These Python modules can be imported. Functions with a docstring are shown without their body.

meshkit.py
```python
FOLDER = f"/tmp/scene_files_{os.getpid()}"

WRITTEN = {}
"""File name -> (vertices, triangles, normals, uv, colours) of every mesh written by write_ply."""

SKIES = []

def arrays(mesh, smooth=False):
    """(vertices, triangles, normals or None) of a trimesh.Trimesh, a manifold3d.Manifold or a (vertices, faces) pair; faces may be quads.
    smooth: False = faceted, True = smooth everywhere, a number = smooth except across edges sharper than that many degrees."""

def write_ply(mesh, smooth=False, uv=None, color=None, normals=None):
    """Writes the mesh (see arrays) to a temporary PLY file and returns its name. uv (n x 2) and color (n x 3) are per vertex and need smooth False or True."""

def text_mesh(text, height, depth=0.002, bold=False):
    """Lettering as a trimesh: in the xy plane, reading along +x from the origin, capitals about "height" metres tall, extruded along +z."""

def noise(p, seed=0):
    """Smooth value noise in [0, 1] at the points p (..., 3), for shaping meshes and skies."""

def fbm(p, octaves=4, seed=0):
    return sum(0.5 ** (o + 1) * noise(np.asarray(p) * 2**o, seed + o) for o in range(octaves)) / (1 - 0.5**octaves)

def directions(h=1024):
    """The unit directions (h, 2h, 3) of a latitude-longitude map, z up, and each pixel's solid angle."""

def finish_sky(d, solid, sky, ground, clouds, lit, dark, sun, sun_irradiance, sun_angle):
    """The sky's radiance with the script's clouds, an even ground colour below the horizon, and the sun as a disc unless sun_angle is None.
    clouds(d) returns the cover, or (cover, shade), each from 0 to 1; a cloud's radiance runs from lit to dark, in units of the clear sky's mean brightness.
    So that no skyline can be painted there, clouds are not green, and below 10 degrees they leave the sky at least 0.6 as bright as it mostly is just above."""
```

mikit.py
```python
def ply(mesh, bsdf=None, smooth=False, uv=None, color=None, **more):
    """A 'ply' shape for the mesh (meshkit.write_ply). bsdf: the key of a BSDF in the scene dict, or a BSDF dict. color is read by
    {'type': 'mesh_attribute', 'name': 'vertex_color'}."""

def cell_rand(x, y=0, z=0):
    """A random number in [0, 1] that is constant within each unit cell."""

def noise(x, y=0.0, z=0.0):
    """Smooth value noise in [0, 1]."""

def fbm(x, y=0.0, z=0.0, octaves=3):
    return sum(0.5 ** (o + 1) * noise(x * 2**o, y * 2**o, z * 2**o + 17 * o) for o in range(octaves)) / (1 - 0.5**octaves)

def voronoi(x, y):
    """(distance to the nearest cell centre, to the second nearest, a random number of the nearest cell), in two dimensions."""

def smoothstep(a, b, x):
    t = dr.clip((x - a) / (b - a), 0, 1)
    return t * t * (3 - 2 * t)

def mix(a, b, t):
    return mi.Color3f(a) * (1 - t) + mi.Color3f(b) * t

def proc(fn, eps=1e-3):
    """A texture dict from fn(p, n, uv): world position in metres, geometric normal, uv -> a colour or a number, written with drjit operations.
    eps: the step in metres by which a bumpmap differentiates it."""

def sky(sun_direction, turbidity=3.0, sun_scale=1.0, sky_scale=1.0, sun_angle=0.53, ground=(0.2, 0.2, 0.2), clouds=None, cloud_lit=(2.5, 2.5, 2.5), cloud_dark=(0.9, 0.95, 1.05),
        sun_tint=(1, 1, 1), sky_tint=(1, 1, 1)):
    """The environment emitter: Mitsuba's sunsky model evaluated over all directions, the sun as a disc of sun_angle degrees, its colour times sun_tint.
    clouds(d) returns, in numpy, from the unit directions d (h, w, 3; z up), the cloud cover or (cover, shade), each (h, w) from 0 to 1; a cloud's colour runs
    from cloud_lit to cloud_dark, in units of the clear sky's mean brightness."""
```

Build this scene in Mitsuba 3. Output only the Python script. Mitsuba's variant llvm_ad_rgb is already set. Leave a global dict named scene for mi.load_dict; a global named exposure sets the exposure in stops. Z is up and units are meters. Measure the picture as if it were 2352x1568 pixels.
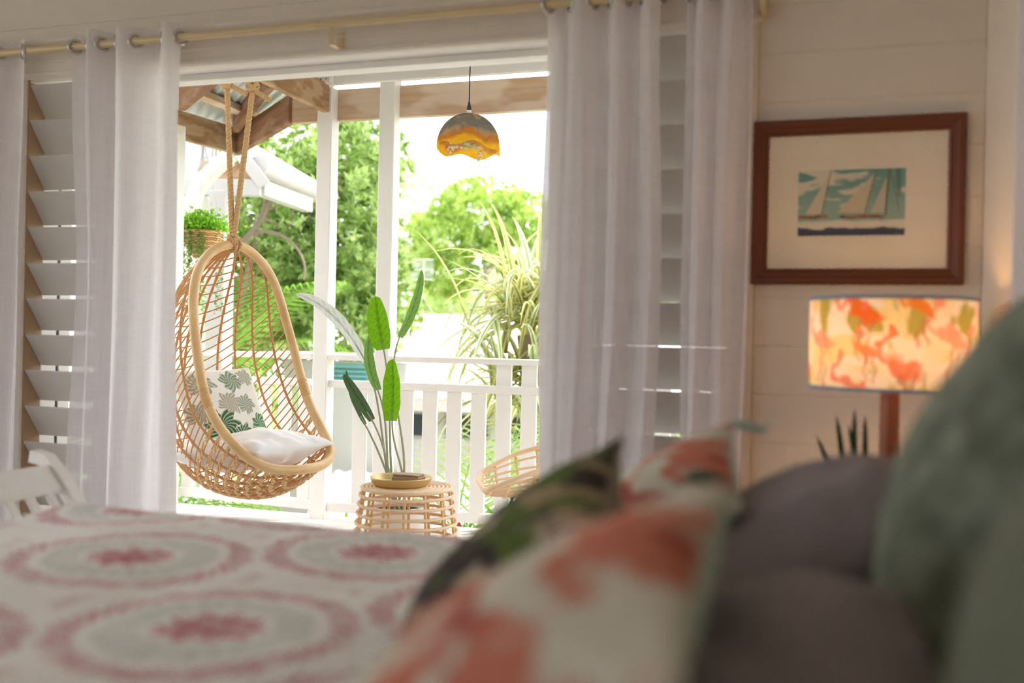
import math
import numpy as np
import trimesh
import manifold3d as m3
import drjit as dr
import mitsuba as mi
import mikit
import meshkit
from mikit import noise, fbm, smoothstep, mix, voronoi

T = mi.ScalarTransform4f
scene, labels = {}, {}

# ---------------------------------------------------------------- camera, sky, exposure
F_PX = 2287.0
YAW, ROLL = math.atan(F_PX / 6900.0), 0.021
EYE = np.array([0.0, 0.0, 1.12])
_right = np.array([math.cos(YAW), math.sin(YAW), 0.0])
_fwd = np.array([-math.sin(YAW), math.cos(YAW), -7.0 / F_PX])
_fwd /= np.linalg.norm(_fwd)
_up = np.array([0.0, 0.0, 1.0]) - ROLL * _right
scene['camera'] = {
    'type': 'thinlens', 'fov': 2 * math.degrees(math.atan(1176.0 / F_PX)), 'fov_axis': 'x',
    'aperture_radius': 0.0115, 'focus_distance': 5.0, 'near_clip': 0.05, 'far_clip': 400.0,
    'to_world': T().look_at(origin=EYE.tolist(), target=(EYE + _fwd).tolist(), up=_up.tolist())}


def cloud_cover(d):
    n = meshkit.fbm(d * np.array([2.2, 2.2, 4.0]), 4, 3)
    return np.clip(0.93 + 0.0 * n, 0, 1), np.clip((n - 0.35) * 0.9, 0, 1)


scene['sky'] = mikit.sky((0.42, 0.30, 0.86), turbidity=4.0, sun_scale=0.32, sun_angle=4.0, sky_scale=1.0, ground=(0.25, 0.25, 0.22),
                         clouds=cloud_cover, cloud_lit=(2.25, 2.3, 2.4), cloud_dark=(1.56, 1.62, 1.72))
exposure = 3.65


# ---------------------------------------------------------------- helpers
def uniq(base):
    k, n = base, 0
    while k in labels:
        n += 1
        k = '%s_%03d' % (base, n)
    return k




def thing(base, label, cat, group=None):
    k = uniq(base)
    labels[k] = {'label': label, 'category': cat}
    if group:
        labels[k]['group'] = group
    return k


def struct(base, label):
    k = uniq(base)
    labels[k] = {'label': label, 'kind': 'structure'}
    return k


_made = {}


def ply(mesh, bsdf, smooth=False, uv=None, color=None):
    return mikit.ply(mesh, bsdf, smooth, uv=uv, color=color)


def part(parent, name, mesh, bsdf, smooth=False, uv=None, color=None, label=None, kind=None, shape=None):
    base = parent + '__' + name
    n = _made.get(base, 0)
    _made[base] = n + 1
    k = base if n == 0 else '%s_%03d' % (base, n)
    scene[k] = shape if shape is not None else ply(mesh, bsdf, smooth, uv, color)
    if label or kind:
        labels[k] = {}
        if label:
            labels[k]['label'] = label
        if kind:
            labels[k]['kind'] = kind
    return k


def single(key, mesh, bsdf, smooth=False, uv=None, color=None):
    """A thing or piece of the setting that is one mesh."""
    scene[key] = ply(mesh, bsdf, smooth, uv, color)
    return key


def cat(ms):
    vs, fs, n = [], [], 0
    for v, f in ((np.asarray(m.vertices), np.asarray(m.faces)) if hasattr(m, 'vertices') else m for m in ms):
        f = np.asarray(f)
        if f.shape[1] == 4:
            f = np.vstack([f[:, [0, 1, 2]], f[:, [0, 2, 3]]])
        vs.append(v)
        fs.append(f + n)
        n += len(v)
    return np.vstack(vs), np.vstack(fs)


_ch = {}


def cbox(lo, hi, c=0.003):
    """Box with chamfered edges between two corners."""
    lo, hi = np.minimum(lo, hi).astype(float), np.maximum(lo, hi).astype(float)
    h = (hi - lo) / 2
    c = min(c, 0.45 * h.min())
    if 'f' not in _ch:
        pts = []
        for sx in (-1, 1):
            for sy in (-1, 1):
                for sz in (-1, 1):
                    for a in range(3):
                        q = np.array([sx, sy, sz], float) * (1 - 0.1)
                        q[a] = (sx, sy, sz)[a]
                        pts.append(q)
        pts = np.array(pts)
        hull = trimesh.convex.convex_hull(pts)
        order = [int(np.argmin(((hull.vertices - p) ** 2).sum(1))) for p in pts]
        inv = {o: i for i, o in enumerate(order)}
        _ch['f'] = np.vectorize(inv.get)(hull.faces)
        _ch['s'] = np.sign(pts)
        _ch['a'] = np.tile(np.arange(3), 8)
    v = _ch['s'] * (h - c)
    i = np.arange(24)
    v[i, _ch['a']] = _ch['s'][i, _ch['a']] * h[_ch['a']]
    return v + (lo + hi) / 2, _ch['f']


def beam(p, q, w, h, c=0.004, up=(0, 0, 1)):
    """Chamfered bar from p to q: w across, h along 'up'. p, q are the ends of its axis."""
    p, q = np.asarray(p, float), np.asarray(q, float)
    L = np.linalg.norm(q - p)
    x = (q - p) / L
    y = np.cross(up, x)
    y /= np.linalg.norm(y)
    z = np.cross(x, y)
    v, f = cbox((0, -w / 2, -h / 2), (L, w / 2, h / 2), c)
    return v @ np.array([x, y, z]) + p, f


def frames(p, closed=False):
    p = np.asarray(p, float)
    if closed:
        t = np.roll(p, -1, 0) - np.roll(p, 1, 0)
    else:
        t = np.gradient(p, axis=0)
    t /= np.linalg.norm(t, axis=1, keepdims=True) + 1e-12
    a = np.zeros_like(p)
    v = np.cross(t[0], [0.0, 0, 1]) if abs(t[0][2]) < 0.9 else np.cross(t[0], [1.0, 0, 0])
    for i in range(len(p)):
        v = v - t[i] * (v @ t[i])
        v /= np.linalg.norm(v) + 1e-12
        a[i] = v
    return t, a, np.cross(t, a)


def tube(p, r, sides=8, closed=False):
    p = np.asarray(p, float)
    t, a, b = frames(p, closed)
    r = np.broadcast_to(np.asarray(r, float), (len(p),))
    ang = np.arange(sides) * 2 * np.pi / sides
    v = p[:, None] + r[:, None, None] * (np.cos(ang)[None, :, None] * a[:, None] + np.sin(ang)[None, :, None] * b[:, None])
    n = len(p)
    i, j = np.meshgrid(np.arange(n if closed else n - 1), np.arange(sides), indexing='ij')
    i2, j2 = (i + 1) % n, (j + 1) % sides
    q = np.stack([i * sides + j, i * sides + j2, i2 * sides + j2, i2 * sides + j], -1).reshape(-1, 4)
    f = np.vstack([q[:, [0, 1, 2]], q[:, [0, 2, 3]]])
    v = v.reshape(-1, 3)
    if not closed:
        v = np.vstack([v, p[:1], p[-1:]])
        k = np.arange(sides)
        f = np.vstack([f, np.stack([(k + 1) % sides, k, 0 * k + n * sides], 1),
                       np.stack([(n - 1) * sides + k, (n - 1) * sides + (k + 1) % sides, 0 * k + n * sides + 1], 1)])
    return v, f


def lathe(prof, n=48, center=(0, 0, 0)):
    prof = np.asarray(prof, float)
    ang = np.arange(n) * 2 * np.pi / n
    v = np.stack([prof[:, None, 0] * np.cos(ang), prof[:, None, 0] * np.sin(ang), np.broadcast_to(prof[:, None, 1], (len(prof), n))], -1)
    i, j = np.meshgrid(np.arange(len(prof) - 1), np.arange(n), indexing='ij')
    j2 = (j + 1) % n
    q = np.stack([i * n + j, i * n + j2, (i + 1) * n + j2, (i + 1) * n + j], -1).reshape(-1, 4)
    return v.reshape(-1, 3) + np.asarray(center, float), np.vstack([q[:, [0, 1, 2]], q[:, [0, 2, 3]]])


def grid(nu, nv):
    """(u, v, faces) of a grid of nu x nv points."""
    u, v = np.meshgrid(np.linspace(0, 1, nu), np.linspace(0, 1, nv), indexing='ij')
    i, j = np.meshgrid(np.arange(nu - 1), np.arange(nv - 1), indexing='ij')
    q = np.stack([i * nv + j, (i + 1) * nv + j, (i + 1) * nv + j + 1, i * nv + j + 1], -1).reshape(-1, 4)
    return u.ravel(), v.ravel(), np.vstack([q[:, [0, 1, 2]], q[:, [0, 2, 3]]])


def spline(pts, n, closed=False):
    from scipy.interpolate import CubicSpline
    pts = np.asarray(pts, float)
    s = np.r_[0, np.cumsum(np.linalg.norm(np.diff(pts, axis=0), axis=1))]
    return CubicSpline(s, pts)(np.linspace(0, s[-1], n))


def unit(v):
    v = np.asarray(v, float)
    return v / (np.linalg.norm(v, axis=-1, keepdims=True) + 1e-12)


# ---------------------------------------------------------------- materials
def rgb(*c):
    return {'type': 'rgb', 'value': list(c)}


def prin(name, color, rough=0.6, **kw):
    scene[name] = {'type': 'twosided', 'bsdf': {'type': 'principled', 'base_color': color if isinstance(color, dict) else rgb(*color), 'roughness': rough, **kw}}
    return name


VC = {'type': 'mesh_attribute', 'name': 'vertex_color'}
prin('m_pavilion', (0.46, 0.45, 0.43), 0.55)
prin('m_white_paint', (0.80, 0.79, 0.77), 0.45)
prin('m_wall_paint', (0.69, 0.64, 0.575), 0.5)
prin('m_outside_white', (0.75, 0.74, 0.715), 0.5)
prin('m_ceiling', (0.80, 0.78, 0.74), 0.7)
prin('m_chrome', (0.62, 0.62, 0.63), 0.22, metallic=1.0)
prin('m_rod', (0.62, 0.50, 0.30), 0.35, metallic=0.15)
prin('m_black', (0.03, 0.03, 0.035), 0.45)
prin('m_stile', (0.36, 0.24, 0.14), 0.55)
prin('m_rattan_pole', (0.74, 0.50, 0.24), 0.38)
prin('m_rattan_dark', (0.56, 0.29, 0.11), 0.5)
prin('m_rattan_pale', (0.76, 0.56, 0.36), 0.5)
prin('m_brass', (0.62, 0.46, 0.20), 0.3, metallic=0.55)
prin('m_rope', (0.60, 0.40, 0.20), 0.85)
prin('m_mirror', (0.85, 0.85, 0.83), 0.15, metallic=0.9)
prin('m_cotton_white', (0.80, 0.79, 0.79), 0.9)
prin('m_louvre', (0.54, 0.52, 0.49), 0.5)
prin('m_mauve', (0.20, 0.175, 0.188), 0.9, sheen=0.3)
prin('m_mint_plain', (0.47, 0.55, 0.48), 0.9)
prin('m_mahogany', (0.13, 0.035, 0.012), 0.38)
prin('m_lamp_wood', (0.22, 0.07, 0.025), 0.4)
prin('m_mat', (0.76, 0.70, 0.58), 0.85)
prin('m_blue_trim', (0.25, 0.33, 0.45), 0.7)
prin('m_soil', (0.05, 0.035, 0.025), 0.95)
prin('m_pot_red', (0.5, 0.03, 0.04), 0.35)
prin('m_bark', (0.27, 0.21, 0.16), 0.9)
prin('m_bark_pale', (0.62, 0.54, 0.46), 0.9)
prin('m_roof_white', (0.86, 0.86, 0.85), 0.45)
prin('m_galv', (0.55, 0.57, 0.58), 0.4, metallic=0.4)
prin('m_dark_glass', (0.05, 0.07, 0.09), 0.12)
prin('m_teal', (0.16, 0.42, 0.42), 0.3)
prin('m_ground', {**mikit.proc(lambda p, n, uv: mix((0.16, 0.20, 0.07), (0.24, 0.19, 0.11), fbm(p.x * 1.3, p.y * 1.3)))}, 0.95)
prin('m_floor', {**mikit.proc(lambda p, n, uv: mix((0.42, 0.36, 0.30), (0.56, 0.49, 0.42), fbm(p.x * 2.0, p.y * 30.0)))}, 0.35)
prin('m_deck', (0.70, 0.68, 0.65), 0.6)
prin('m_vc', VC, 0.8)
prin('m_vc_gloss', VC, 0.35)


def thin(name, color, trans, rough=0.45, **kw):
    scene[name] = {'type': 'principledthin', 'base_color': color if isinstance(color, dict) else rgb(*color), 'roughness': rough, 'diff_trans': trans, 'spec_trans': 0.0, **kw}
    return name


thin('m_leaf', VC, 0.85, 0.3)
thin('m_leaf_thick', VC, 0.5, 0.3)
thin('m_shade_cloth', (0.85, 0.8, 0.7), 0.9, 0.9)
scene['m_sheer'] = {'type': 'blendbsdf', 'weight': 0.10,
                    'bsdf_0': {'type': 'principledthin', 'base_color': mikit.proc(lambda p, n, uv: mi.Color3f(0.91, 0.89, 0.92) * (0.93 + 0.07 * fbm(uv.x * 160.0, uv.y * 9.0, 1.0) + 0.04 * (noise(uv.x * 14.0, uv.y * 260.0) - 0.5))), 'roughness': 0.9, 'diff_trans': 1.0, 'spec_trans': 0.0},
                    'bsdf_1': {'type': 'null'}}
scene['m_pane'] = {'type': 'thindielectric', 'int_ior': 1.5}


def wood_old(p, n, uv):
    """Weathered hardwood: grain along the longer run, grey-white peeling patches."""
    g = fbm(p.x * 3.0 + p.y * 3.0, p.z * 60.0, p.y * 3.0)
    patch = smoothstep(0.52, 0.68, fbm(p.x * 5.0, p.y * 5.0, p.z * 14.0))
    c = mix((0.12, 0.05, 0.026), (0.30, 0.15, 0.08), g)
    return mix(c, (0.46, 0.32, 0.21), patch * 0.28)


prin('m_wood_old', mikit.proc(wood_old), 0.8)


def wood_mid(p, n, uv):
    g = fbm(p.x * 5.0 + p.y * 5.0, p.z * 45.0, p.y * 5.0)
    blot = smoothstep(0.42, 0.62, fbm(p.x * 9.0 + 3.0, p.y * 9.0, p.z * 14.0))
    return mix(mix((0.22, 0.11, 0.05), (0.40, 0.24, 0.13), g), (0.52, 0.38, 0.27), blot * 0.5)


prin('m_wood_mid', mikit.proc(wood_mid), 0.8)


def wood_pale(p, n, uv):
    g = fbm(p.x * 4.0, p.z * 70.0, p.y * 4.0)
    patch = smoothstep(0.40, 0.62, fbm(p.x * 4.0, p.y * 4.0, p.z * 9.0))
    return mix(mix((0.42, 0.27, 0.17), (0.60, 0.43, 0.30), g), (0.66, 0.55, 0.45), patch * 0.7)


prin('m_wood_pale', mikit.proc(wood_pale), 0.8)

rng = np.random.default_rng(7)


def leaf_cloud(pos, axis, length, width, color, rs, fold=0.25):
    """Folded four-triangle leaves at pos, pointing along axis; colour (n, 3). Returns (mesh, colours)."""
    n = len(pos)
    axis = unit(axis)
    side = unit(np.cross(axis, rs.normal(size=(n, 3))))
    nor = np.cross(side, axis)
    L, W = np.broadcast_to(length, (n,))[:, None], np.broadcast_to(width, (n,))[:, None]
    base, tip = pos, pos + axis * L
    mid = pos + axis * L * 0.5 - nor * W * fold
    a = pos + axis * L * 0.45 + side * W / 2
    b = pos + axis * L * 0.45 - side * W / 2
    v = np.stack([base, a, tip, b, mid], 1).reshape(-1, 3)
    k = np.arange(n)[:, None] * 5
    f = np.concatenate([k + [0, 1, 4], k + [1, 2, 4], k + [2, 3, 4], k + [3, 0, 4]], 1).reshape(-1, 3)
    return (v, f), np.repeat(color, 5, 0)


def greens(rs, n, a, b, j=0.12):
    t = rs.random(n)[:, None]
    return np.clip((np.asarray(a) * (1 - t) + np.asarray(b) * t) * (1 + j * rs.normal(size=(n, 1))), 0.01, 0.95)

# ================================================================ the room
XR, YF, YO = 0.375, 3.12, 3.36          # right wall, inner and outer face of the front wall
XL, YB, ZC = -4.60, -3.0, 2.78

struct('floor', 'polished brown timber floor of the bedroom')
single('floor', cat([cbox((XL - 0.2, YB - 0.2, -0.08), (XR + 0.2, YF, -0.012), 0.002)]), 'm_floor')
for i in range(34):
    x = XL - 0.05 + i * 0.15
    part('floor', 'floorboard', cbox((x + 0.001, YB - 0.1, -0.012), (min(x + 0.149, XR + 0.02), YF + 0.02, 0.0), 0.001), 'm_floor')

struct('ceiling', 'white painted ceiling above the bed')
single('ceiling', cbox((XL - 0.2, YB - 0.2, ZC), (XR + 0.2, YO, ZC + 0.1)), 'm_ceiling')

struct('wall_front', 'cream timber board wall around the open veranda door')
single('wall_front', cat([
    cbox((XL, YF + 0.02, 2.14), (XR + 0.12, YO - 0.01, ZC), 0.001),
    cbox((XL, YF + 0.02, 0), (-3.09, YO - 0.01, 2.14), 0.001),
    cbox((-2.695, YF + 0.02, 0), (-2.58, YO - 0.01, 2.14), 0.001),
    cbox((-0.90, YF + 0.02, 0), (-0.79, YO - 0.01, 2.14), 0.001),
    cbox((-0.32, YF + 0.02, 0), (XR + 0.12, YO - 0.01, 2.14), 0.001)]), 'm_wall_paint')
for k in range(-8, 12):
    z0 = max(1.113 + k * 0.148, 0.0)
    z1 = 1.113 + (k + 1) * 0.148
    if z1 > ZC:
        z1 = ZC
    if z1 - z0 < 0.01:
        continue
    segs = [(XL, XR)] if z0 > 2.13 else [(XL, -3.17), (-0.26, XR)]
    if z0 < 2.13 < z1:
        segs = [(XL, -3.17), (-0.26, XR)]
        part('wall_front', 'board', cbox((-3.17, YF, 2.225), (-0.26, YF + 0.02, z1), 0.003), 'm_wall_paint') if z1 > 2.235 else None
    for a, b in segs:
        part('wall_front', 'board', cbox((a, YF, z0), (b, YF + 0.02, z1), 0.0035), 'm_wall_paint')

struct('wall_right', 'cream painted wall behind the bed head, lit by the lamp')
single('wall_right', cat([
    cbox((XR, YB - 0.1, 0), (XR + 0.12, YF + 0.03, ZC), 0.001)]), 'm_wall_paint')
struct('wall_left', 'cream painted wall on the left with an opening added for light')
single('wall_left', cat([
    cbox((XL - 0.12, YB - 0.1, 0), (XL, -1.1, ZC), 0.001), cbox((XL - 0.12, 2.2, 0), (XL, YO, ZC), 0.001),
    cbox((XL - 0.12, -1.1, 0), (XL, 2.2, 0.7), 0.001), cbox((XL - 0.12, -1.1, 2.35), (XL, 2.2, ZC), 0.001)]), 'm_wall_paint')
struct('wall_back', 'cream painted wall behind the viewer with an opening added for light')
single('wall_back', cat([
    cbox((XL - 0.1, YB - 0.12, 0), (-4.35, YB, ZC), 0.001), cbox((-2.2, YB - 0.12, 0), (XR + 0.1, YB, ZC), 0.001),
    cbox((-4.35, YB - 0.12, 2.35), (-2.2, YB, ZC), 0.001), cbox((-4.35, YB - 0.12, 0), (-2.2, YB, 0.6), 0.001)]), 'm_wall_paint')
struct('window_4', 'unseen white framed window added in the back wall to light the room')  # opening added out of view so daylight fills the room
for x in (-4.35, -3.3, -2.25):
    part('window_4', 'mullion', cbox((x, YB - 0.09, 0.6), (x + 0.05, YB - 0.03, 2.35)), 'm_white_paint')
struct('window_3', 'unseen white framed window added in the left wall to light the room')  # second unseen opening, added to brighten curtains, wall and quilt
for y in (-1.1, 0.525, 2.15):
    part('window_3', 'mullion', cbox((XL - 0.09, y, 0.7), (XL - 0.03, y + 0.05, 2.35)), 'm_white_paint')

# the door opening and its trim
struct('door_1', 'white frame of the open doorway to the veranda')
part('door_1', 'head', cbox((-2.58, YF - 0.005, 2.10), (-0.90, YO + 0.01, 2.15), 0.004), 'm_white_paint')
part('door_1', 'head_stop', cbox((-2.56, YF + 0.09, 2.075), (-0.92, YF + 0.14, 2.10), 0.003), 'm_white_paint')
part('door_1', 'jamb', cbox((-2.59, YF - 0.005, 0), (-2.56, YO + 0.01, 2.10), 0.004), 'm_white_paint')
part('door_1', 'jamb', cbox((-0.92, YF - 0.005, 0), (-0.89, YO + 0.01, 2.10), 0.004), 'm_white_paint')
part('door_1', 'threshold', cbox((-2.58, YF - 0.01, 0.0), (-0.90, YO + 0.02, 0.02), 0.004), 'm_floor')
struct('trim_1', 'stepped cream architrave above the door and louvre windows')
part('trim_1', 'fascia', cbox((-3.17, YF - 0.022, 2.095), (-0.26, YF + 0.02, 2.228), 0.004), 'm_wall_paint')
part('trim_1', 'bead', cbox((-3.18, YF - 0.030, 2.098), (-0.25, YF + 0.0, 2.116), 0.004), 'm_wall_paint')
part('trim_1', 'bead', cbox((-3.18, YF - 0.027, 2.150), (-0.25, YF + 0.0, 2.160), 0.003), 'm_wall_paint')
part('trim_1', 'cap', cbox((-3.19, YF - 0.042, 2.222), (-0.24, YF + 0.02, 2.242), 0.005), 'm_wall_paint')
struct('trim_2', 'upright cream architraves beside the door and louvre windows')
for a, b in ((-3.17, -3.06), (-2.71, -2.575), (-0.895, -0.785), (-0.335, -0.26)):
    part('trim_2', 'architrave', cbox((a, YF - 0.018, 0.0), (b, YF + 0.02, 2.10), 0.004), 'm_wall_paint')
struct('baseboard_front', 'cream skirting board under the framed picture')
single('baseboard_front', cbox((-0.26, YF - 0.018, 0), (XR, YF + 0.002, 0.14), 0.004), 'm_wall_paint')


def louvre(key, label, x0, x1, drop=0.118, depth=0.082, length=0.147):
    struct(key, label)
    for x, s in ((x0, 1), (x1, -1)):
        part(key, 'stile', cbox((x - 0.03 * (s > 0), YF - 0.004, 0.1), (x + 0.03 * (s < 0), YF + 0.082, 2.10), 0.002), 'm_stile', label='brown timber stile')
        part(key, 'jamb', cbox((x - 0.03 * (s > 0), YF + 0.083, 0.1), (x + 0.03 * (s < 0), YF + 0.165, 2.10), 0.002), 'm_white_paint')
        part(key, 'seal', cbox((x - 0.03 * (s > 0), YF + 0.166, 0.1), (x + 0.03 * (s < 0), YF + 0.178, 2.10), 0.001), 'm_black', label='thin black edge strip')
        part(key, 'jamb', cbox((x - 0.03 * (s > 0), YF + 0.179, 0.1), (x + 0.03 * (s < 0), YO, 2.10), 0.002), 'm_white_paint')
    part(key, 'head', cbox((x0, YF, 2.085), (x1, YO, 2.14), 0.003), 'm_white_paint')
    part(key, 'sill', cbox((x0, YF - 0.01, 0.08), (x1, YO + 0.02, 0.12), 0.003), 'm_white_paint')
    for k in range(15):
        z = 2.075 - k * 0.1402
        if z < 0.25:
            break
        part(key, 'blade', beam((x0 + 0.002, YF + 0.043, z - 0.059), (x1 - 0.002, YF + 0.043, z - 0.059), 0.007, length, 0.002, up=(0, -depth, drop)), 'm_louvre')


louvre('window_1', 'tall white louvre window left of the doorway, seen between two curtains', -3.055, -2.71)
louvre('window_2', 'tall white louvre window right of the doorway, half hidden by sheer curtains', -0.785, -0.335, 0.132, 0.06, 0.149)

# curtain rod, rings, curtains
rod = thing('curtain_rod', 'long pale gold curtain rod running above the doorway', 'curtain rod')
YR, ZR = 3.03, 2.18
part(rod, 'pole', tube([(-3.95, YR, ZR), (-2, YR, ZR), (-0.235, YR, ZR)], 0.0135, 16), 'm_rod', 40)
part(rod, 'joint', tube([(-1.755, YR, ZR), (-1.725, YR, ZR)], 0.0155, 16), 'm_rod', 40)
part(rod, 'finial', lathe([(0.0, -0.02), (0.012, -0.018), (0.019, 0.0), (0.012, 0.018), (0, 0.02)], 20, (-0.222, YR, ZR)), 'm_rod', True)
for x in (-1.678, -0.243, -3.9):
    part(rod, 'bracket', cat([cbox((x - 0.009, YR - 0.003, ZR - 0.072), (x + 0.009, YF - 0.022, ZR - 0.064), 0.002),
                              cbox((x - 0.009, YR - 0.003, ZR - 0.072), (x + 0.009, YR + 0.004, ZR - 0.012), 0.002),
                              cbox((x - 0.013, YF - 0.026, ZR - 0.075), (x + 0.013, YF - 0.020, ZR - 0.01), 0.002)]), 'm_rod')


def curtain(x0, x1, folds, label, seed, warp=0.06, flare=0.0, rings=True):
    t = thing('sheer_curtain', label, 'curtain', 'sheer curtains on the long rod')
    rs = np.random.default_rng(seed)
    nu, nv = int(folds * 26) + 1, 44
    u, v, f = grid(nu, nv)
    ph = rs.uniform(0, 6.28)
    wu = u + warp * np.sin(2 * np.pi * u + ph) - warp * np.sin(ph)
    z = 2.232 - v * 2.205
    sharp = np.sin(2 * np.pi * folds * wu)
    amp = 0.036 * (0.85 + 0.3 * meshkit.noise(np.stack([u * 4, v * 3, 0 * u + seed], 1)))
    y = YR + amp * sharp * (1 - 0.25 * v) + 0.03 * (meshkit.noise(np.stack([u * 5, v * 2.2, 0 * u + seed + 9], 1)) - 0.5) * np.minimum(1, v * 4)
    x = x0 + (x1 - x0) * u + 0.018 * (meshkit.noise(np.stack([u * 3 + 5, v * 2.5, 0 * u + seed + 3], 1)) - 0.5) * np.minimum(1, v * 6) * 2
    x = x + flare * v * (u - 0.5)
    y += 0.005 * np.sin(2 * np.pi * folds * 3 * wu + 4 * v) * np.minimum(1, v * 5)
    part(t, 'cloth', (np.stack([x, y, z], 1), f), 'm_sheer', True, uv=np.stack([u * (x1 - x0) * 3, v * 2.2], 1))
    hem = np.where(np.abs(v) < 1e-9)[0]
    # eyelets where the cloth crosses the rod
    yy, xx = (y - YR)[hem], x[hem]
    for i in np.where(np.diff(np.sign(yy)) != 0)[0]:
        xc = (xx[i] + xx[i + 1]) / 2
        tang = unit(np.array([xx[i + 1] - xx[i], yy[i + 1] - yy[i], 0]))
        nrm = np.array([-tang[1], tang[0], 0])
        a = np.linspace(0, 2 * np.pi, 29)[:-1]
        ring = np.array([xc, YR, ZR]) + 0.024 * (np.cos(a)[:, None] * tang + np.sin(a)[:, None] * np.array([0, 0, 1.0]))
        part(t, 'eyelet', tube(ring, 0.0066, 8, closed=True), 'm_chrome', True, label='chrome eyelet ring')
    return t


curtain(-3.60, -3.0, 3.5, 'white sheer curtain at the far left edge, left of the louvre window', 1)
curtain(-2.76, -2.285, 3.0, 'white sheer curtain between the left louvre window and the doorway', 5, 0.05)
curtain(-0.91, -0.545, 3.0, 'white sheer curtain at the right edge of the doorway', 8, 0.04)
curtain(-0.468, -0.275, 2.5, 'narrow white sheer curtain next to the framed picture', 4, 0.03)

side = thing('side_curtain', 'pale curtain on the bedhead wall at the right edge, beside the lamp', 'curtain')
u, v, f = grid(60, 30)
part(side, 'cloth', (np.stack([0.345 + 0.016 * np.sin(2 * np.pi * 5 * u + 0.6), 1.66 + 0.66 * u, 2.45 - 2.42 * v], 1), f), 'm_sheer', True)
part(side, 'track', tube([(0.35, 1.6, 2.45), (0.35, 2.36, 2.45)], 0.01, 10), 'm_white_paint', 40)
for y in (1.62, 2.33):
    part(side, 'bracket', cbox((0.345, y, 2.44), (XR, y + 0.02, 2.46)), 'm_white_paint')

# framed picture
pic = thing('framed_picture', 'dark wood framed sailing print with a wide cream mat on the wall above the lamp', 'picture')
px0, px1, pz0, pz1 = -0.268, 0.326, 1.300, 1.792
fw = 0.047


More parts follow.
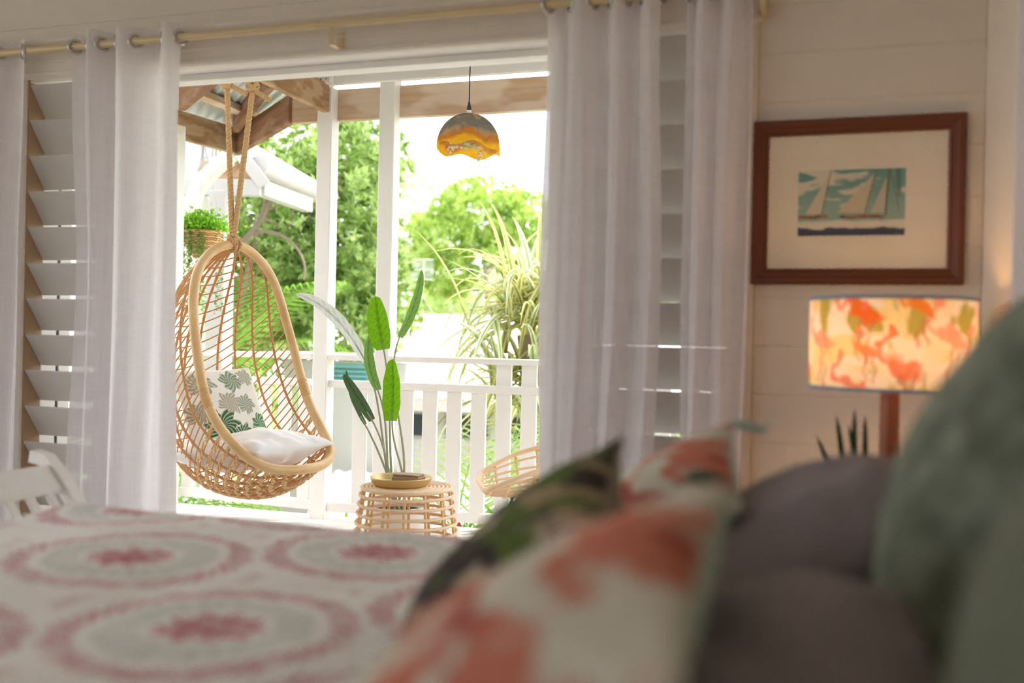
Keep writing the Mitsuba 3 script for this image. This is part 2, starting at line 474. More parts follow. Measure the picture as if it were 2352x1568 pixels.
def moulding(p0, p1, inward):
    """One mitred side of the frame: a stepped profile swept between two corners."""
    prof = np.array([(0, 0.0), (0, 0.022), (0.006, 0.027), (0.018, 0.026), (0.026, 0.018), (0.036, 0.016), (0.041, 0.019), (0.047, 0.014), (0.047, 0.0)])
    p0, p1, inward = (np.asarray(a, float) for a in (p0, p1, inward))
    d = unit(p1 - p0)
    v = []
    for end, s in ((p0, 1), (p1, -1)):
        for a, h in prof:
            v.append(end + inward * a + d * a * s + np.array([0, -h, 0]))
    n = len(prof)
    q = [[i, (i + 1) % n, n + (i + 1) % n, n + i] for i in range(n)]
    return np.array(v), np.array(q)


yw = YF - 0.003
C = [(px0, yw, pz0), (px1, yw, pz0), (px1, yw, pz1), (px0, yw, pz1)]
for a, b, inn in ((0, 1, (0, 0, 1)), (1, 2, (-1, 0, 0)), (2, 3, (0, 0, -1)), (3, 0, (1, 0, 0))):
    part(pic, 'frame_side', moulding(C[a], C[b], inn), 'm_mahogany', 30)
part(pic, 'mat', cbox((px0 + 0.04, yw - 0.008, pz0 + 0.04), (px1 - 0.04, yw, pz1 - 0.04), 0.001), 'm_mat', label='cream mat board')


def sailing(p, n, uv):
    x, y = uv.x, uv.y                       # y up
    c = mix((0.12, 0.31, 0.29), (0.27, 0.42, 0.36), smoothstep(0.95, 0.35, y))
    cl = smoothstep(0.50, 0.66, fbm(x * 4.0 + 3.0, y * 9.0, 2.0)) * smoothstep(0.35, 0.5, y)
    c = mix(c, (0.66, 0.62, 0.52), cl)

    def tri(ax, ay, bx, by, cx, cy):
        def side(x1, y1, x2, y2):
            return (x2 - x1) * (y - y1) - (y2 - y1) * (x - x1)
        d = dr.minimum(dr.minimum(side(ax, ay, bx, by), side(bx, by, cx, cy)), side(cx, cy, ax, ay))
        return smoothstep(-0.001, 0.002, d)

    c = mix(c, (0.60, 0.55, 0.42), tri(0.07, 0.33, 0.22, 0.33, 0.30, 0.97))
    c = mix(c, (0.57, 0.50, 0.36), tri(0.37, 0.35, 0.63, 0.33, 0.72, 0.96))
    c = mix(c, (0.50, 0.49, 0.40), tri(0.68, 0.33, 0.82, 0.34, 0.83, 0.9))
    for ax, ay, bx, by, w in ((0.22, 0.28, 0.31, 1.0, 0.006), (0.62, 0.26, 0.73, 1.0, 0.007), (0.82, 0.3, 0.85, 1.0, 0.012), (0.95, 0.35, 0.86, 1.0, 0.006)):
        t = dr.clip((y - ay) / (by - ay), 0, 1)
        c = mix(c, (0.16, 0.11, 0.07), smoothstep(w, w * 0.4, dr.abs(x - (ax + (bx - ax) * t))) * smoothstep(ay - 0.01, ay + 0.01, y))
    c = mix(c, (0.06, 0.17, 0.14), smoothstep(0.04, 0.0, dr.abs(x - 0.96 + 0.03 * y)) * smoothstep(0.5, 0.7, y))
    hull = smoothstep(0.03, 0.015, dr.abs(y - 0.27 - 0.03 * noise(x * 14.0))) * (smoothstep(0.30, 0.26, x) + smoothstep(0.38, 0.42, x) * smoothstep(0.84, 0.78, x))
    c = mix(c, mix((0.08, 0.04, 0.02), (0.42, 0.12, 0.05), noise(x * 40.0, y * 30.0)), dr.clip(hull, 0, 1))
    foam = smoothstep(0.24, 0.20, y + 0.05 * (fbm(x * 7.0, 1.0) - 0.5))
    c = mix(c, (0.70, 0.66, 0.56), foam)
    sea = smoothstep(0.12, 0.09, y + 0.16 * (fbm(x * 5.0, y * 6.0, 4.0) - 0.5))
    return mix(c, (0.025, 0.035, 0.085), sea)


prin('m_sailing', mikit.proc(sailing), 0.7)
ax0, ax1, az0, az1 = -0.134, 0.166, 1.445, 1.640
part(pic, 'print', (np.array([(ax0, yw - 0.0088, az0), (ax1, yw - 0.0088, az0), (ax1, yw - 0.0088, az1), (ax0, yw - 0.0088, az1),
                              (ax0, yw - 0.008, az0), (ax1, yw - 0.008, az0), (ax1, yw - 0.008, az1), (ax0, yw - 0.008, az1)]),
                    np.array([[0, 1, 2, 3], [5, 4, 7, 6], [4, 5, 1, 0], [3, 2, 6, 7], [4, 0, 3, 7], [1, 5, 6, 2]])), 'm_sailing',
     uv=np.array([(0, 0), (1, 0), (1, 1), (0, 1)] * 2, float), label='small sailing boat print in teal and navy')
part(pic, 'glass', (np.array([(px0 + 0.045, yw - 0.0135, pz0 + 0.045), (px1 - 0.045, yw - 0.0135, pz0 + 0.045), (px1 - 0.045, yw - 0.0135, pz1 - 0.045), (px0 + 0.045, yw - 0.0135, pz1 - 0.045)]),
                    np.array([[0, 1, 2, 3]])), 'm_pane')

# ================================================================ bed
BX0, BX1, BY0, BY1, BZ = -1.70, 0.33, 0.37, 1.90, 0.72
bed = thing('bed', 'queen bed with its head against the right wall, under the mandala quilt', 'bed')
part(bed, 'base', cbox((BX0 + 0.06, BY0 + 0.06, 0.12), (BX1, BY1 - 0.06, 0.38), 0.01), 'm_mahogany')
part(bed, 'mattress', cbox((BX0 + 0.045, BY0 + 0.045, 0.38), (BX1, BY1 - 0.045, 0.69), 0.04), 'm_cotton_white', 40)
for x in (BX0 + 0.1, BX1 - 0.1):
    for y in (BY0 + 0.1, BY1 - 0.1):
        part(bed, 'leg', cbox((x - 0.03, y - 0.03, 0), (x + 0.03, y + 0.03, 0.12)), 'm_mahogany')

CENTRES = [(-0.81, 1.155), (-0.81, 1.68), (-1.18, 1.455), (-1.50, 1.87), (-1.55, 1.20), (-1.18, 0.93), (-0.46, 1.40), (-0.44, 0.90), (-0.81, 0.63), (-1.13, 1.99), (-0.46, 1.93), (-1.55, 0.67), (-0.10, 1.2), (-0.1, 1.7), (-0.1, 0.65)]


def mandala(p, n, uv):
    x, y = uv.x + 0.012 * (fbm(uv.x * 9.0, uv.y * 9.0, 3.0) - 0.5), uv.y + 0.012 * (fbm(uv.x * 9.0, uv.y * 9.0, 8.0) - 0.5)
    best, ang = mi.Float(9), mi.Float(0)
    for cx, cy in CENTRES:
        dx, dy = x - cx, y - cy
        d = dr.sqrt(dx * dx + dy * dy)
        near = d < best
        best, ang = dr.select(near, d, best), dr.select(near, dr.atan2(dy, dx), ang)
    white, pink, mint, pale = (0.80, 0.80, 0.805), (0.46, 0.135, 0.185), (0.56, 0.61, 0.59), (0.56, 0.36, 0.37)
    wear = fbm(uv.x * 60.0, uv.y * 60.0, 1.0)
    r = best
    pet = 0.010 * dr.cos(ang * 10.0)
    c = mix(white, pink, smoothstep(0.072, 0.064, r + pet))
    c = mix(c, white, smoothstep(0.35, 0.9, dr.cos(ang * 20.0)) * smoothstep(0.02, 0.05, r) * smoothstep(0.066, 0.055, r) * 0.45)
    ring = smoothstep(0.086, 0.092, r) * smoothstep(0.150, 0.143, r)
    c = mix(c, mint, ring * (0.75 + 0.25 * dr.cos(ang * 28.0)))
    sc = 0.012 * dr.abs(dr.cos(ang * 9.0))
    outer = smoothstep(0.160, 0.170, r - 0.4 * sc) * smoothstep(0.208, 0.192, r - sc)
    c = mix(c, pink, outer * (0.62 + 0.38 * dr.cos(ang * 40.0 + r * 260.0)))
    motif = smoothstep(0.245, 0.262, r) * smoothstep(0.35, 0.6, dr.cos(ang * 6.0))
    c = mix(c, pale, motif * 0.55)
    return mix(c, white, smoothstep(0.42, 0.75, wear) * 0.6)


prin('m_mandala', mikit.proc(mandala), 0.92)
ns, nt = 150, 150
u, v, f = grid(ns, nt)
s = BX0 - 0.42 + u * (BX1 - BX0 + 0.42)
t = BY0 - 0.42 + v * (BY1 - BY0 + 0.84)


def fold(e, r=0.055):
    """Beyond the edge by e: (outward, down) along a rounded fold."""
    a = np.clip(e / r, 0, np.pi / 2)
    return r * np.sin(a), r * (1 - np.cos(a)) + np.maximum(0, e - r * np.pi / 2)


ex0, ey0, ey1 = np.maximum(0, BX0 + 0.04 - s), np.maximum(0, BY0 + 0.04 - t), np.maximum(0, t - BY1 + 0.04)
ox, dx_ = fold(ex0)
oy0, d0 = fold(ey0)
oy1, d1 = fold(ey1)
x = np.maximum(s, BX0 + 0.04) - ox
y = np.clip(t, BY0 + 0.04, BY1 - 0.04) - oy0 + oy1
P = np.stack([s * 3.0, t * 3.0, 0 * s], 1)
z = BZ - np.maximum(np.maximum(dx_, d0), d1) + 0.022 * (meshkit.fbm(P, 3, 5) - 0.5) + 0.010 * (meshkit.fbm(P * np.array([1, 4, 1]), 3, 11) - 0.5)
hang = np.maximum(np.maximum(dx_, d0), d1)
wob = 0.02 * np.sin(9 * (s + t)) * np.clip(hang * 4, 0, 1)
x = x - wob * (ex0 > 0)
y = y + wob * ((ey1 > 0) * 1.0 - (ey0 > 0))
quilt = single(thing('quilt', 'white quilt with pink and mint mandala rosettes spread over the bed', 'quilt'), (np.stack([x, y, z], 1), f), 'm_mandala', True, uv=np.stack([s, t], 1))


# ---------------------------------------------------------------- cushions and pillows
def cushion_mesh(TF, TN, BF, thick, seed, pinch=0.07, n=44, wr=0.010, power=0.5):
    """A stuffed cushion from three of its corners (far top, near top, far bottom)."""
    TF, TN, BF = (np.asarray(a, float) for a in (TF, TN, BF))
    A, B = (TN - TF) / 2, (TF - BF) / 2                      # across, up
    c = BF + B + A
    nrm = unit(np.cross(A, B))
    vs, fs, uvs = [], [], []
    u, v, f = grid(n, n)
    # denser towards the seam
    a, b = np.sin((u * 2 - 1) * np.pi / 2), np.sin((v * 2 - 1) * np.pi / 2)
    aa = a * (1 - pinch * (1 - b * b))
    bb = b * (1 - pinch * (1 - a * a))
    h = thick * ((1 - a * a).clip(0) * (1 - b * b).clip(0)) ** power * 0.5
    q = np.stack([a * 2.2, b * 2.2, 0 * a + seed], 1)
    for sgn in (1, -1):
        w = wr * (meshkit.fbm(q + sgn * 7, 3, seed) - 0.5) * 2 * np.minimum(1, h / (thick * 0.15))
        pts = c + aa[:, None] * A + bb[:, None] * B + (sgn * (h + w))[:, None] * nrm
        vs.append(pts)
        fs.append(f if sgn > 0 else f[:, ::-1])
        uvs.append(np.stack([(a + 1) / 2 + (0 if sgn > 0 else 2), (b + 1) / 2], 1))
    V = np.vstack(vs)
    return (V, np.vstack([fs[0], fs[1] + len(u)])), np.vstack(uvs), nrm


def floral(p, n, uv):
    """Coral blotted print on cream with mint leaves; plain mint on the back."""
    x, y = uv.x * 3.4, uv.y * 3.4
    cream, coral, deep, mint = (0.50, 0.475, 0.40), (0.44, 0.14, 0.09), (0.30, 0.055, 0.04), (0.36, 0.44, 0.35)
    a = fbm(x * 1.0 + 2.0, y * 2.1, 1.0)
    c = mix(cream, coral, smoothstep(0.43, 0.55, a) * smoothstep(0.08, 0.42, uv.y))
    c = mix(c, deep, smoothstep(0.62, 0.72, fbm(x * 2.0, y * 3.0, 5.0)) * smoothstep(0.45, 0.55, a))
    c = mix(c, mint, smoothstep(0.56, 0.62, fbm(x * 1.1 + 9.0, y * 1.1, 7.0)) * smoothstep(0.75, 0.3, uv.y))
    c = mix(c, cream, smoothstep(0.60, 0.68, fbm(x * 2.5 + 4.0, y * 1.2, 11.0)) * 0.8)
    return dr.select(uv.x > 1.5, mi.Color3f(0.40, 0.48, 0.41), c)


def floral_dark(p, n, uv):
    """As the other, with a dark green leaf."""
    c = floral(p, n, uv)
    d = smoothstep(0.52, 0.60, fbm(uv.x * 4.0 + 1.0, uv.y * 4.0, 3.0)) * smoothstep(0.45, 0.6, uv.x)
    c = mix(c, (0.05, 0.075, 0.045), d)
    return dr.select(uv.x > 1.5, mi.Color3f(0.40, 0.48, 0.43), c)


def jungle(p, n, uv):
    """Large black, tan and green jungle leaves on beige."""
    x, y = uv.x, uv.y
    beige, tan, black, green = (0.36, 0.30, 0.215), (0.30, 0.23, 0.14), (0.028, 0.022, 0.02), (0.07, 0.11, 0.02)
    a = fbm(x * 5.0 + 0.7, y * 2.6 + 1.3, 2.0)
    c = mix(beige, tan, smoothstep(0.4, 0.6, fbm(x * 5.0, y * 5.0, 8.0)))
    c = mix(c, black, smoothstep(0.47, 0.52, a))
    c = mix(c, green, smoothstep(0.54, 0.60, fbm(x * 6.0 + 5.0, y * 5.0, 6.0)))
    c = mix(c, black, smoothstep(0.55, 0.60, fbm(x * 6.0 + 2.0, y * 9.0, 4.0)))
    return dr.select(uv.x > 1.5, mi.Color3f(0.24, 0.21, 0.16), c)


def nubby(p, n, uv):
    t = fbm(p.x * 26.0, p.y * 26.0, p.z * 26.0)
    return mix((0.095, 0.115, 0.08), (0.185, 0.215, 0.165), smoothstep(0.35, 0.65, t))


prin('m_floral', mikit.proc(floral), 0.95)
prin('m_floral_dark', mikit.proc(floral_dark), 0.95)
prin('m_jungle', mikit.proc(jungle), 0.95)
prin('m_sage', mikit.proc(lambda p, n, uv: mix((0.085, 0.095, 0.065), (0.125, 0.14, 0.10), fbm(p.x * 40.0, p.y * 40.0, p.z * 40.0))), 0.95, sheen=0.4)
prin('m_nubby', mikit.proc(nubby), 0.95, sheen=0.5)


def cushion(base, label, corners, thick, bsdf, seed, catg='cushion', tassels=False, **kw):
    t = thing(base, label, catg)
    m, uv, nrm = cushion_mesh(*corners, thick, seed, **kw)
    part(t, 'cover', m, bsdf, True, uv=uv)
    TF, TN, BF = (np.asarray(a, float) for a in corners)
    c = BF + (TF - BF) / 2 + (TN - TF) / 2
    if tassels:
        for k, cn in enumerate((TF, BF)):
            d = unit(unit(cn - c) * 0.4 + np.array([0.9, 0, -0.35]))
            rs = np.random.default_rng(seed + k)
            ms = [tube(spline([cn - d * 0.005, cn + d * 0.02 + rs.normal(size=3) * 0.003, cn + d * 0.045 + rs.normal(size=3) * 0.007 - np.array([0, 0, 0.008])], 6), np.linspace(0.0035, 0.002, 6), 5) for _ in range(16)]
            part(t, 'tassel', cat(ms), 'm_mint_plain', True, label='mint thread tassel')
    return t


cushion('pillow', 'mauve sleeping pillow lying furthest, tip towards the lamp', ((0.10, 1.78, 0.935), (0.13, 1.22, 0.90), (-0.20, 1.66, 0.79)), 0.18, 'm_mauve', 21, 'pillow', wr=0.016)
cushion('pillow', 'large mauve sleeping pillow in front, behind the coral cushion', ((0.08, 1.10, 0.875), (0.10, 0.50, 0.86), (-0.24, 1.08, 0.77)), 0.17, 'm_mauve', 22, 'pillow', wr=0.016)
cushion('euro_pillow', 'nubby mint green square pillow standing against the wall below the lamp', ((0.26, 1.44, 1.20), (0.26, 0.86, 1.20), (0.075, 1.44, 0.74)), 0.22, 'm_nubby', 23, 'pillow')
cushion('euro_pillow', 'smoother sage green square pillow nearest at the right edge', ((0.215, 0.83, 1.16), (0.215, 0.27, 1.16), (0.08, 0.83, 0.74)), 0.17, 'm_sage', 24, 'pillow')
cushion('scatter_cushion', 'coral and mint print cushion with a corner tassel, in front of the narrow curtain', ((-0.172, 1.70, 0.985), (-0.115, 1.30, 0.91), (-0.46, 1.80, 0.755)), 0.15, 'm_floral_dark', 25, tassels=True)
cushion('scatter_cushion', 'black, beige and green jungle leaf cushion in the middle', ((-0.29, 1.38, 0.985), (-0.22, 0.95, 0.90), (-0.56, 1.40, 0.735)), 0.15, 'm_jungle', 26)
cushion('scatter_cushion', 'large blurred coral and cream print cushion with mint back, nearest to the viewer', ((-0.09, 0.95, 0.992), (-0.07, 0.48, 0.955), (-0.46, 1.10, 0.735)), 0.14, 'm_floral', 27)

# ---------------------------------------------------------------- nightstand, lamp, plant
ns_ = thing('nightstand', 'dark wood bedside table under the flamingo lamp', 'nightstand')
NX0, NX1, NY0, NY1, NZ = -0.13, 0.36, 2.44, 2.90, 0.62
part(ns_, 'top', cbox((NX0, NY0, NZ - 0.03), (NX1, NY1, NZ), 0.005), 'm_lamp_wood')
part(ns_, 'body', cbox((NX0 + 0.02, NY0 + 0.02, 0.2), (NX1 - 0.02, NY1 - 0.02, NZ - 0.03), 0.004), 'm_lamp_wood')
d_ = part(ns_, 'drawer', cbox((NX0 + 0.005, NY0 + 0.04, 0.42), (NX0 + 0.022, NY1 - 0.04, NZ - 0.05), 0.003), 'm_lamp_wood')
part(d_, 'knob', lathe([(0, -0.012), (0.012, -0.008), (0.014, 0), (0.012, 0.008), (0, 0.012)], 16, (NX0 - 0.006, (NY0 + NY1) / 2, 0.49)), 'm_brass', True)
for x in (NX0 + 0.04, NX1 - 0.04):
    for y in (NY0 + 0.04, NY1 - 0.04):
        part(ns_, 'leg', cbox((x - 0.02, y - 0.02, 0), (x + 0.02, y + 0.02, 0.2)), 'm_lamp_wood')

lamp = thing('table_lamp', 'lit table lamp with a flamingo print drum shade on a red-brown wood stem', 'lamp')
LX, LY, LR = 0.117, 2.67, 0.197
LZ0, LZ1 = 1.016, 1.236
part(lamp, 'base', lathe([(0, NZ), (0.085, NZ), (0.085, NZ + 0.018), (0.05, NZ + 0.03), (0, NZ + 0.03)], 32, (LX, LY, 0)), 'm_lamp_wood', 40)
part(lamp, 'stem', lathe([(0, NZ + 0.02), (0.03, NZ + 0.02), (0.024, NZ + 0.2), (0.023, LZ0 + 0.05), (0, LZ0 + 0.05)], 24, (LX, LY, 0)), 'm_lamp_wood', 40)


def flamingo(p, n, uv):
    x, y = uv.x, uv.y                        # metres round the shade, metres up
    c = mix((0.84, 0.78, 0.66), (0.80, 0.72, 0.42), smoothstep(0.4, 0.65, fbm(x * 14.0, y * 14.0, 3.0)))
    c = mix(c, (0.86, 0.82, 0.80), smoothstep(0.45, 0.6, fbm(x * 9.0 + 7.0, y * 20.0, 1.0)))
    c = mix(c, (0.44, 0.42, 0.12), smoothstep(0.54, 0.64, fbm(x * 22.0, y * 12.0, 9.0)))

    def bird(c, bx, by, s, col):
        dx, dy = (x - bx) / s + 0.5 * (noise(x * 45.0, y * 45.0, 2.0) - 0.5), (y - by) / s + 0.5 * (noise(x * 45.0, y * 45.0, 5.0) - 0.5)
        tilt = dy + 0.35 * dx
        body = smoothstep(1.15, 0.70, dr.sqrt((dx / 0.9) ** 2 + (tilt / 0.42) ** 2))
        neck = smoothstep(0.14, 0.08, dr.abs(dx + 0.75 + 0.3 * dr.sin(dy * 3.0))) * smoothstep(0.0, 0.2, dy) * smoothstep(1.5, 1.3, dy)
        head = smoothstep(0.24, 0.16, dr.sqrt((dx + 0.6) ** 2 + (dy - 1.4) ** 2))
        leg = dr.maximum(smoothstep(0.09, 0.05, dr.abs(dx - 0.05 - 0.1 * dy)), smoothstep(0.09, 0.05, dr.abs(dx - 0.3))) * smoothstep(-2.2, -2.0, dy) * smoothstep(-0.2, -0.4, dy)
        c = mix(c, col, dr.clip(dr.maximum(dr.maximum(body, neck), head), 0, 1) * (0.75 + 0.25 * noise(x * 60.0, y * 60.0)))
        return mix(c, (0.50, 0.16, 0.12), leg * 0.7)

    for bx, by, s, col in BIRDS:
        c = bird(c, bx, by, s, col)
    return c


BIRDS = [(0.02, 0.055, 0.055, (0.78, 0.20, 0.10)), (0.135, 0.135, 0.055, (0.80, 0.36, 0.30)), (-0.075, 0.185, 0.055, (0.80, 0.14, 0.03)),
         (-0.10, 0.010, 0.050, (0.78, 0.22, 0.18)), (-0.06, 0.095, 0.035, (0.80, 0.26, 0.12)), (0.24, 0.06, 0.055, (0.78, 0.34, 0.32)), (0.30, 0.17, 0.05, (0.80, 0.4, 0.4)),
         (-0.2, 0.12, 0.055, (0.80, 0.36, 0.30)), (-0.3, 0.05, 0.055, (0.78, 0.24, 0.15)), (0.42, 0.1, 0.055, (0.78, 0.24, 0.15)), (0.06, 0.195, 0.045, (0.80, 0.24, 0.04))]
thin('m_flamingo', mikit.proc(flamingo), 0.9, 0.9)
na = 96
u, v, f = grid(na, 10)
ang = u * 2 * np.pi + math.pi / 2                              # seam at the back
shade_v = np.stack([LX + LR * np.cos(ang), LY + LR * np.sin(ang), LZ0 + v * (LZ1 - LZ0)], 1)
sh = part(lamp, 'shade', (shade_v, f), 'm_flamingo', True, uv=np.stack([(u - 0.5) * 2 * np.pi * LR, v * (LZ1 - LZ0)], 1), label='drum shade printed with pink flamingos')
for z in (LZ0, LZ1):
    a = np.linspace(0, 2 * np.pi, 65)[:-1]
    part(sh, 'trim', tube(np.stack([LX + LR * np.cos(a), LY + LR * np.sin(a), 0 * a + z], 1), 0.0045, 8, closed=True), 'm_blue_trim', True, label='blue trim band')
part(lamp, 'spider', cat([tube([(LX - LR, LY, LZ1 - 0.03), (LX + LR, LY, LZ1 - 0.03)], 0.002, 6), tube([(LX, LY - LR, LZ1 - 0.03), (LX, LY + LR, LZ1 - 0.03)], 0.002, 6)]), 'm_chrome')
b_ = part(lamp, 'bulb', lathe([(0, 1.06), (0.012, 1.06), (0.014, 1.085), (0.026, 1.115), (0.030, 1.135), (0.024, 1.16), (0.012, 1.17), (0, 1.172)], 20, (LX, LY, 0)), 'm_cotton_white', True)
scene[b_]['emitter'] = {'type': 'area', 'radiance': rgb(4.2, 2.2, 0.8)}

pp = thing('snake_plant', 'small dark spiky plant in a red pot beside the lamp stem', 'plant')
PX, PY = 0.03, 2.50
part(pp, 'pot', lathe([(0, NZ), (0.04, NZ), (0.055, NZ + 0.09), (0.058, NZ + 0.1), (0.052, NZ + 0.1), (0.048, NZ + 0.085), (0, NZ + 0.085)], 28, (PX, PY, 0)), 'm_pot_red', 40, label='red pot')
part(pp, 'soil', lathe([(0, NZ + 0.088), (0.049, NZ + 0.088)], 20, (PX, PY, 0)), 'm_soil')
rs = np.random.default_rng(3)
for k, (dx, dy, h, lx) in enumerate([(-0.045, 0.0, 0.195, -0.04), (-0.02, 0.01, 0.245, -0.02), (0.005, -0.01, 0.265, -0.004), (0.018, 0.01, 0.225, -0.03), (0.035, 0.0, 0.25, -0.01), (-0.03, 0.02, 0.15, -0.03)]):
    p0 = np.array([PX + dx * 0.7, PY + dy, NZ + 0.09])
    u, v, f = grid(9, 3)
    w = 0.0085 * np.sqrt(np.clip(1 - u, 0, 1)) * (0.7 + u)
    vv = p0 + np.stack([lx * u * u + dx * 0.3 * u + w * (v * 2 - 1), 0.004 * (v * 2 - 1) ** 2, u * h], 1)
    g = np.clip(np.array([0.045, 0.075, 0.04]) * (0.7 + 0.6 * (np.sin(u * 40) > 0.3)[:, None]), 0, 1)
    part(pp, 'leaf', (vv, f), 'm_leaf_thick', True, color=g)

# white slatted chair beyond the foot of the bed
ch = thing('white_chair', 'white slatted wooden chair beyond the foot of the bed, lower left', 'chair')
CE, CG, CB = np.array([0, -1.0, 0]), np.array([1.0, 0, 0]), np.array([-2.05, 2.42, 0])
cl = lambda e, g, z: CB + CE * e + CG * g + np.array([0, 0, z])


def bent(e, path, w, h):
    pts = spline([cl(e, g, z) for g, z in path], 18)
    t_, a_, b_ = frames(pts)
    q = []
    for sa, sb in ((-1, -1), (1, -1), (1, 1), (-1, 1)):
        q.append(pts + CE * (sa * w / 2) + np.cross(CE, t_) * (sb * h / 2))
    v = np.stack(q, 1).reshape(-1, 3)
    i = np.arange(17)[:, None] * 4
    f = np.vstack([np.stack([i[:, 0] + k, i[:, 0] + (k + 1) % 4, i[:, 0] + 4 + (k + 1) % 4, i[:, 0] + 4 + k], 1) for k in range(4)] + [np.array([[3, 2, 1, 0], [68, 69, 70, 71]])])
    return v, f


BACK = [(0.0, 0.0), (0.0, 0.40), (-0.05, 0.50), (-0.128, 0.615), (-0.205, 0.705), (-0.25, 0.735), (-0.275, 0.733)]
for e in (0.0, 0.44):
    part(ch, 'upright', bent(e, BACK, 0.042, 0.036), 'm_white_paint')
    part(ch, 'leg', beam(cl(e, 0.25, 0), cl(e, 0.25, 0.43), 0.036, 0.036, 0.004, up=CG), 'm_white_paint')
    part(ch, 'stretcher', beam(cl(e, 0.0, 0.16), cl(e, 0.25, 0.16), 0.02, 0.025), 'm_white_paint')
part(ch, 'seat', beam(cl(-0.03, 0.13, 0.43), cl(0.47, 0.13, 0.43), 0.30, 0.025, 0.006), 'm_white_paint')
tilt = np.array([-0.65, 0, 0.76])
part(ch, 'crest_rail', beam(cl(0.02, -0.178, 0.672), cl(0.42, -0.178, 0.672), 0.024, 0.095, 0.006, up=tilt), 'm_white_paint')
part(ch, 'lower_rail', beam(cl(0.02, -0.03, 0.47), cl(0.42, -0.03, 0.47), 0.022, 0.04, 0.004, up=tilt), 'm_white_paint')
for k in range(5):
    e = 0.07 + k * 0.075
    part(ch, 'slat', beam(cl(e, -0.032, 0.475), cl(e, -0.155, 0.64), 0.030, 0.012, 0.003, up=np.cross(tilt, CE)), 'm_white_paint')

# ================================================================ veranda
struct('veranda_deck', 'pale painted veranda deck outside the doorway')
single('veranda_deck', cbox((-4.6, YO, -0.16), (2.2, 5.50, -0.024), 0.002), 'm_outside_white')
for k in range(15):
    y = YO + 0.01 + k * 0.1425
    part('veranda_deck', 'deck_board', cbox((-4.6, y, -0.024), (2.2, y + 0.137, 0.0), 0.003), 'm_deck')

YP = 5.42
for x, lab in ((-3.058, 'white square veranda post beside the hanging chair'), (-2.643, 'white square veranda post behind the tall leafy plant'),
               (0.60, 'white square veranda post far right behind the curtain'), (-4.17, 'white square veranda post at the left end of the railing')):
    t = thing('veranda_post', lab, 'post', 'veranda posts')
    top = 2.72 if x in (-2.643, 0.60) else 2.62 if x == -3.058 else 2.45
    single(t, cbox((x, YP - 0.05, -0.01), (x + 0.098, YP + 0.05, top), 0.006), 'm_outside_white')


def railing(t, p, q, pick, tall, skip):
    """Rails from p to q; pickets at distances pick along it, those in tall rise to the top rail."""
    p, q = np.array([*p, 0.0]), np.array([*q, 0.0])
    d = unit(q - p)
    for z, w, h, nm in ((0.985, 0.085, 0.036, 'top_rail'), (0.822, 0.045, 0.045, 'middle_rail'), (0.075, 0.045, 0.06, 'bottom_rail')):
        part(t, nm, beam(p + [0, 0, z], q + [0, 0, z], w, h, 0.005), 'm_outside_white')
    for k in pick:
        if k in skip:
            continue
        a = p + d * k
        part(t, 'picket', beam(a + [0, 0, 0.10], a + [0, 0, 0.968 if k in tall else 0.80], 0.092, 0.02, 0.003, up=(-d[1], d[0], 0)), 'm_outside_white')


r1 = thing('railing', 'white picket veranda railing right of the chair, behind the rattan table', 'railing')
xs = [round(0.31 + 0.1525 * k + 0.046 - 0.152, 4) for k in range(0, 29)]
p0x = -2.96
offs = [round(-2.342 + 0.1525 * k + 0.046 - p0x, 4) for k in range(-3, 23)]
railing(r1, (p0x, YP), (0.62, YP), offs, [o for o in offs if o + p0x > -1.9], [o for o in offs if abs(o + p0x + 2.594) < 0.08])
r2 = thing('railing', 'white picket veranda railing behind the hanging chair', 'railing')
railing(r2, (-3.058, YP), (-4.10, YP + 0.10), [0.075 + 0.1525 * k for k in range(7)], [], [])

# roof timbers
P1, P2, P3 = np.array([-3.281, 5.449, 0]), np.array([-4.254, 6.316, 0]), np.array([-4.343, 5.40, 0])


def timber(name, label, p, q, w, h, zmid, mat='m_wood_old', catg='beam'):
    t = thing(name, label, catg)
    single(t, beam(np.array([p[0], p[1], zmid if len(p) < 3 or p[2] == 0 else p[2]]), np.array([q[0], q[1], zmid if len(q) < 3 or q[2] == 0 else q[2]]), w, h, 0.004), mat)
    return t


timber('roof_beam', 'peeling weathered beam behind the pendant lamp along the veranda front', (2.2, 5.47), (-3.28, 5.47), 0.05, 0.19, 2.525, 'm_wood_pale')
timber('roof_beam', 'reddish slanting beam from the first post to the far roof corner', P1, P2 + [-0.03, 0.03, 0], 0.045, 0.18, 2.52)
timber('roof_beam', 'wide brown beam with a knot at the far left roof corner', P2, P3, 0.045, 0.19, 2.525, 'm_wood_mid')
timber('roof_beam', 'old timber tie beam running from the first post back to the house', (-3.0, 5.37), (-2.93, 3.42), 0.045, 0.17, 2.55, 'm_wood_mid')
timber('rafter', 'dark rafter under the tin roof at the upper left', (-3.86, 5.14), (-3.04, 4.43), 0.045, 0.16, 2.55, catg='rafter')
timber('rafter', 'dark inner rafter beside the slanting beam', (-4.10, 6.06, 2.60), (-3.13, 5.08, 2.70), 0.045, 0.14, 2.6, catg='rafter')
timber('roof_batten', 'rough sawn batten crossing under the tin roof', (-3.94, 5.25), (-3.96, 6.10), 0.09, 0.045, 2.645, 'm_wood_pale', 'batten')
timber('roof_batten', 'roof batten hidden behind the door head', (-3.3, 4.4), (-3.3, 5.4), 0.09, 0.045, 2.72, 'm_wood_pale', 'batten')
t = thing('fascia_board', 'white fascia board above the weathered front beam', 'board')
single(t, cbox((-2.93, 5.335, 2.622), (2.2, 5.365, 2.80), 0.004), 'm_outside_white')
t = thing('post_bracket', 'perforated steel strap on top of the first post', 'bracket')
bz = part(t, 'strap', cbox((-3.09, 5.30, 2.625), (-2.93, 5.36, 2.70), 0.01), 'm_outside_white')
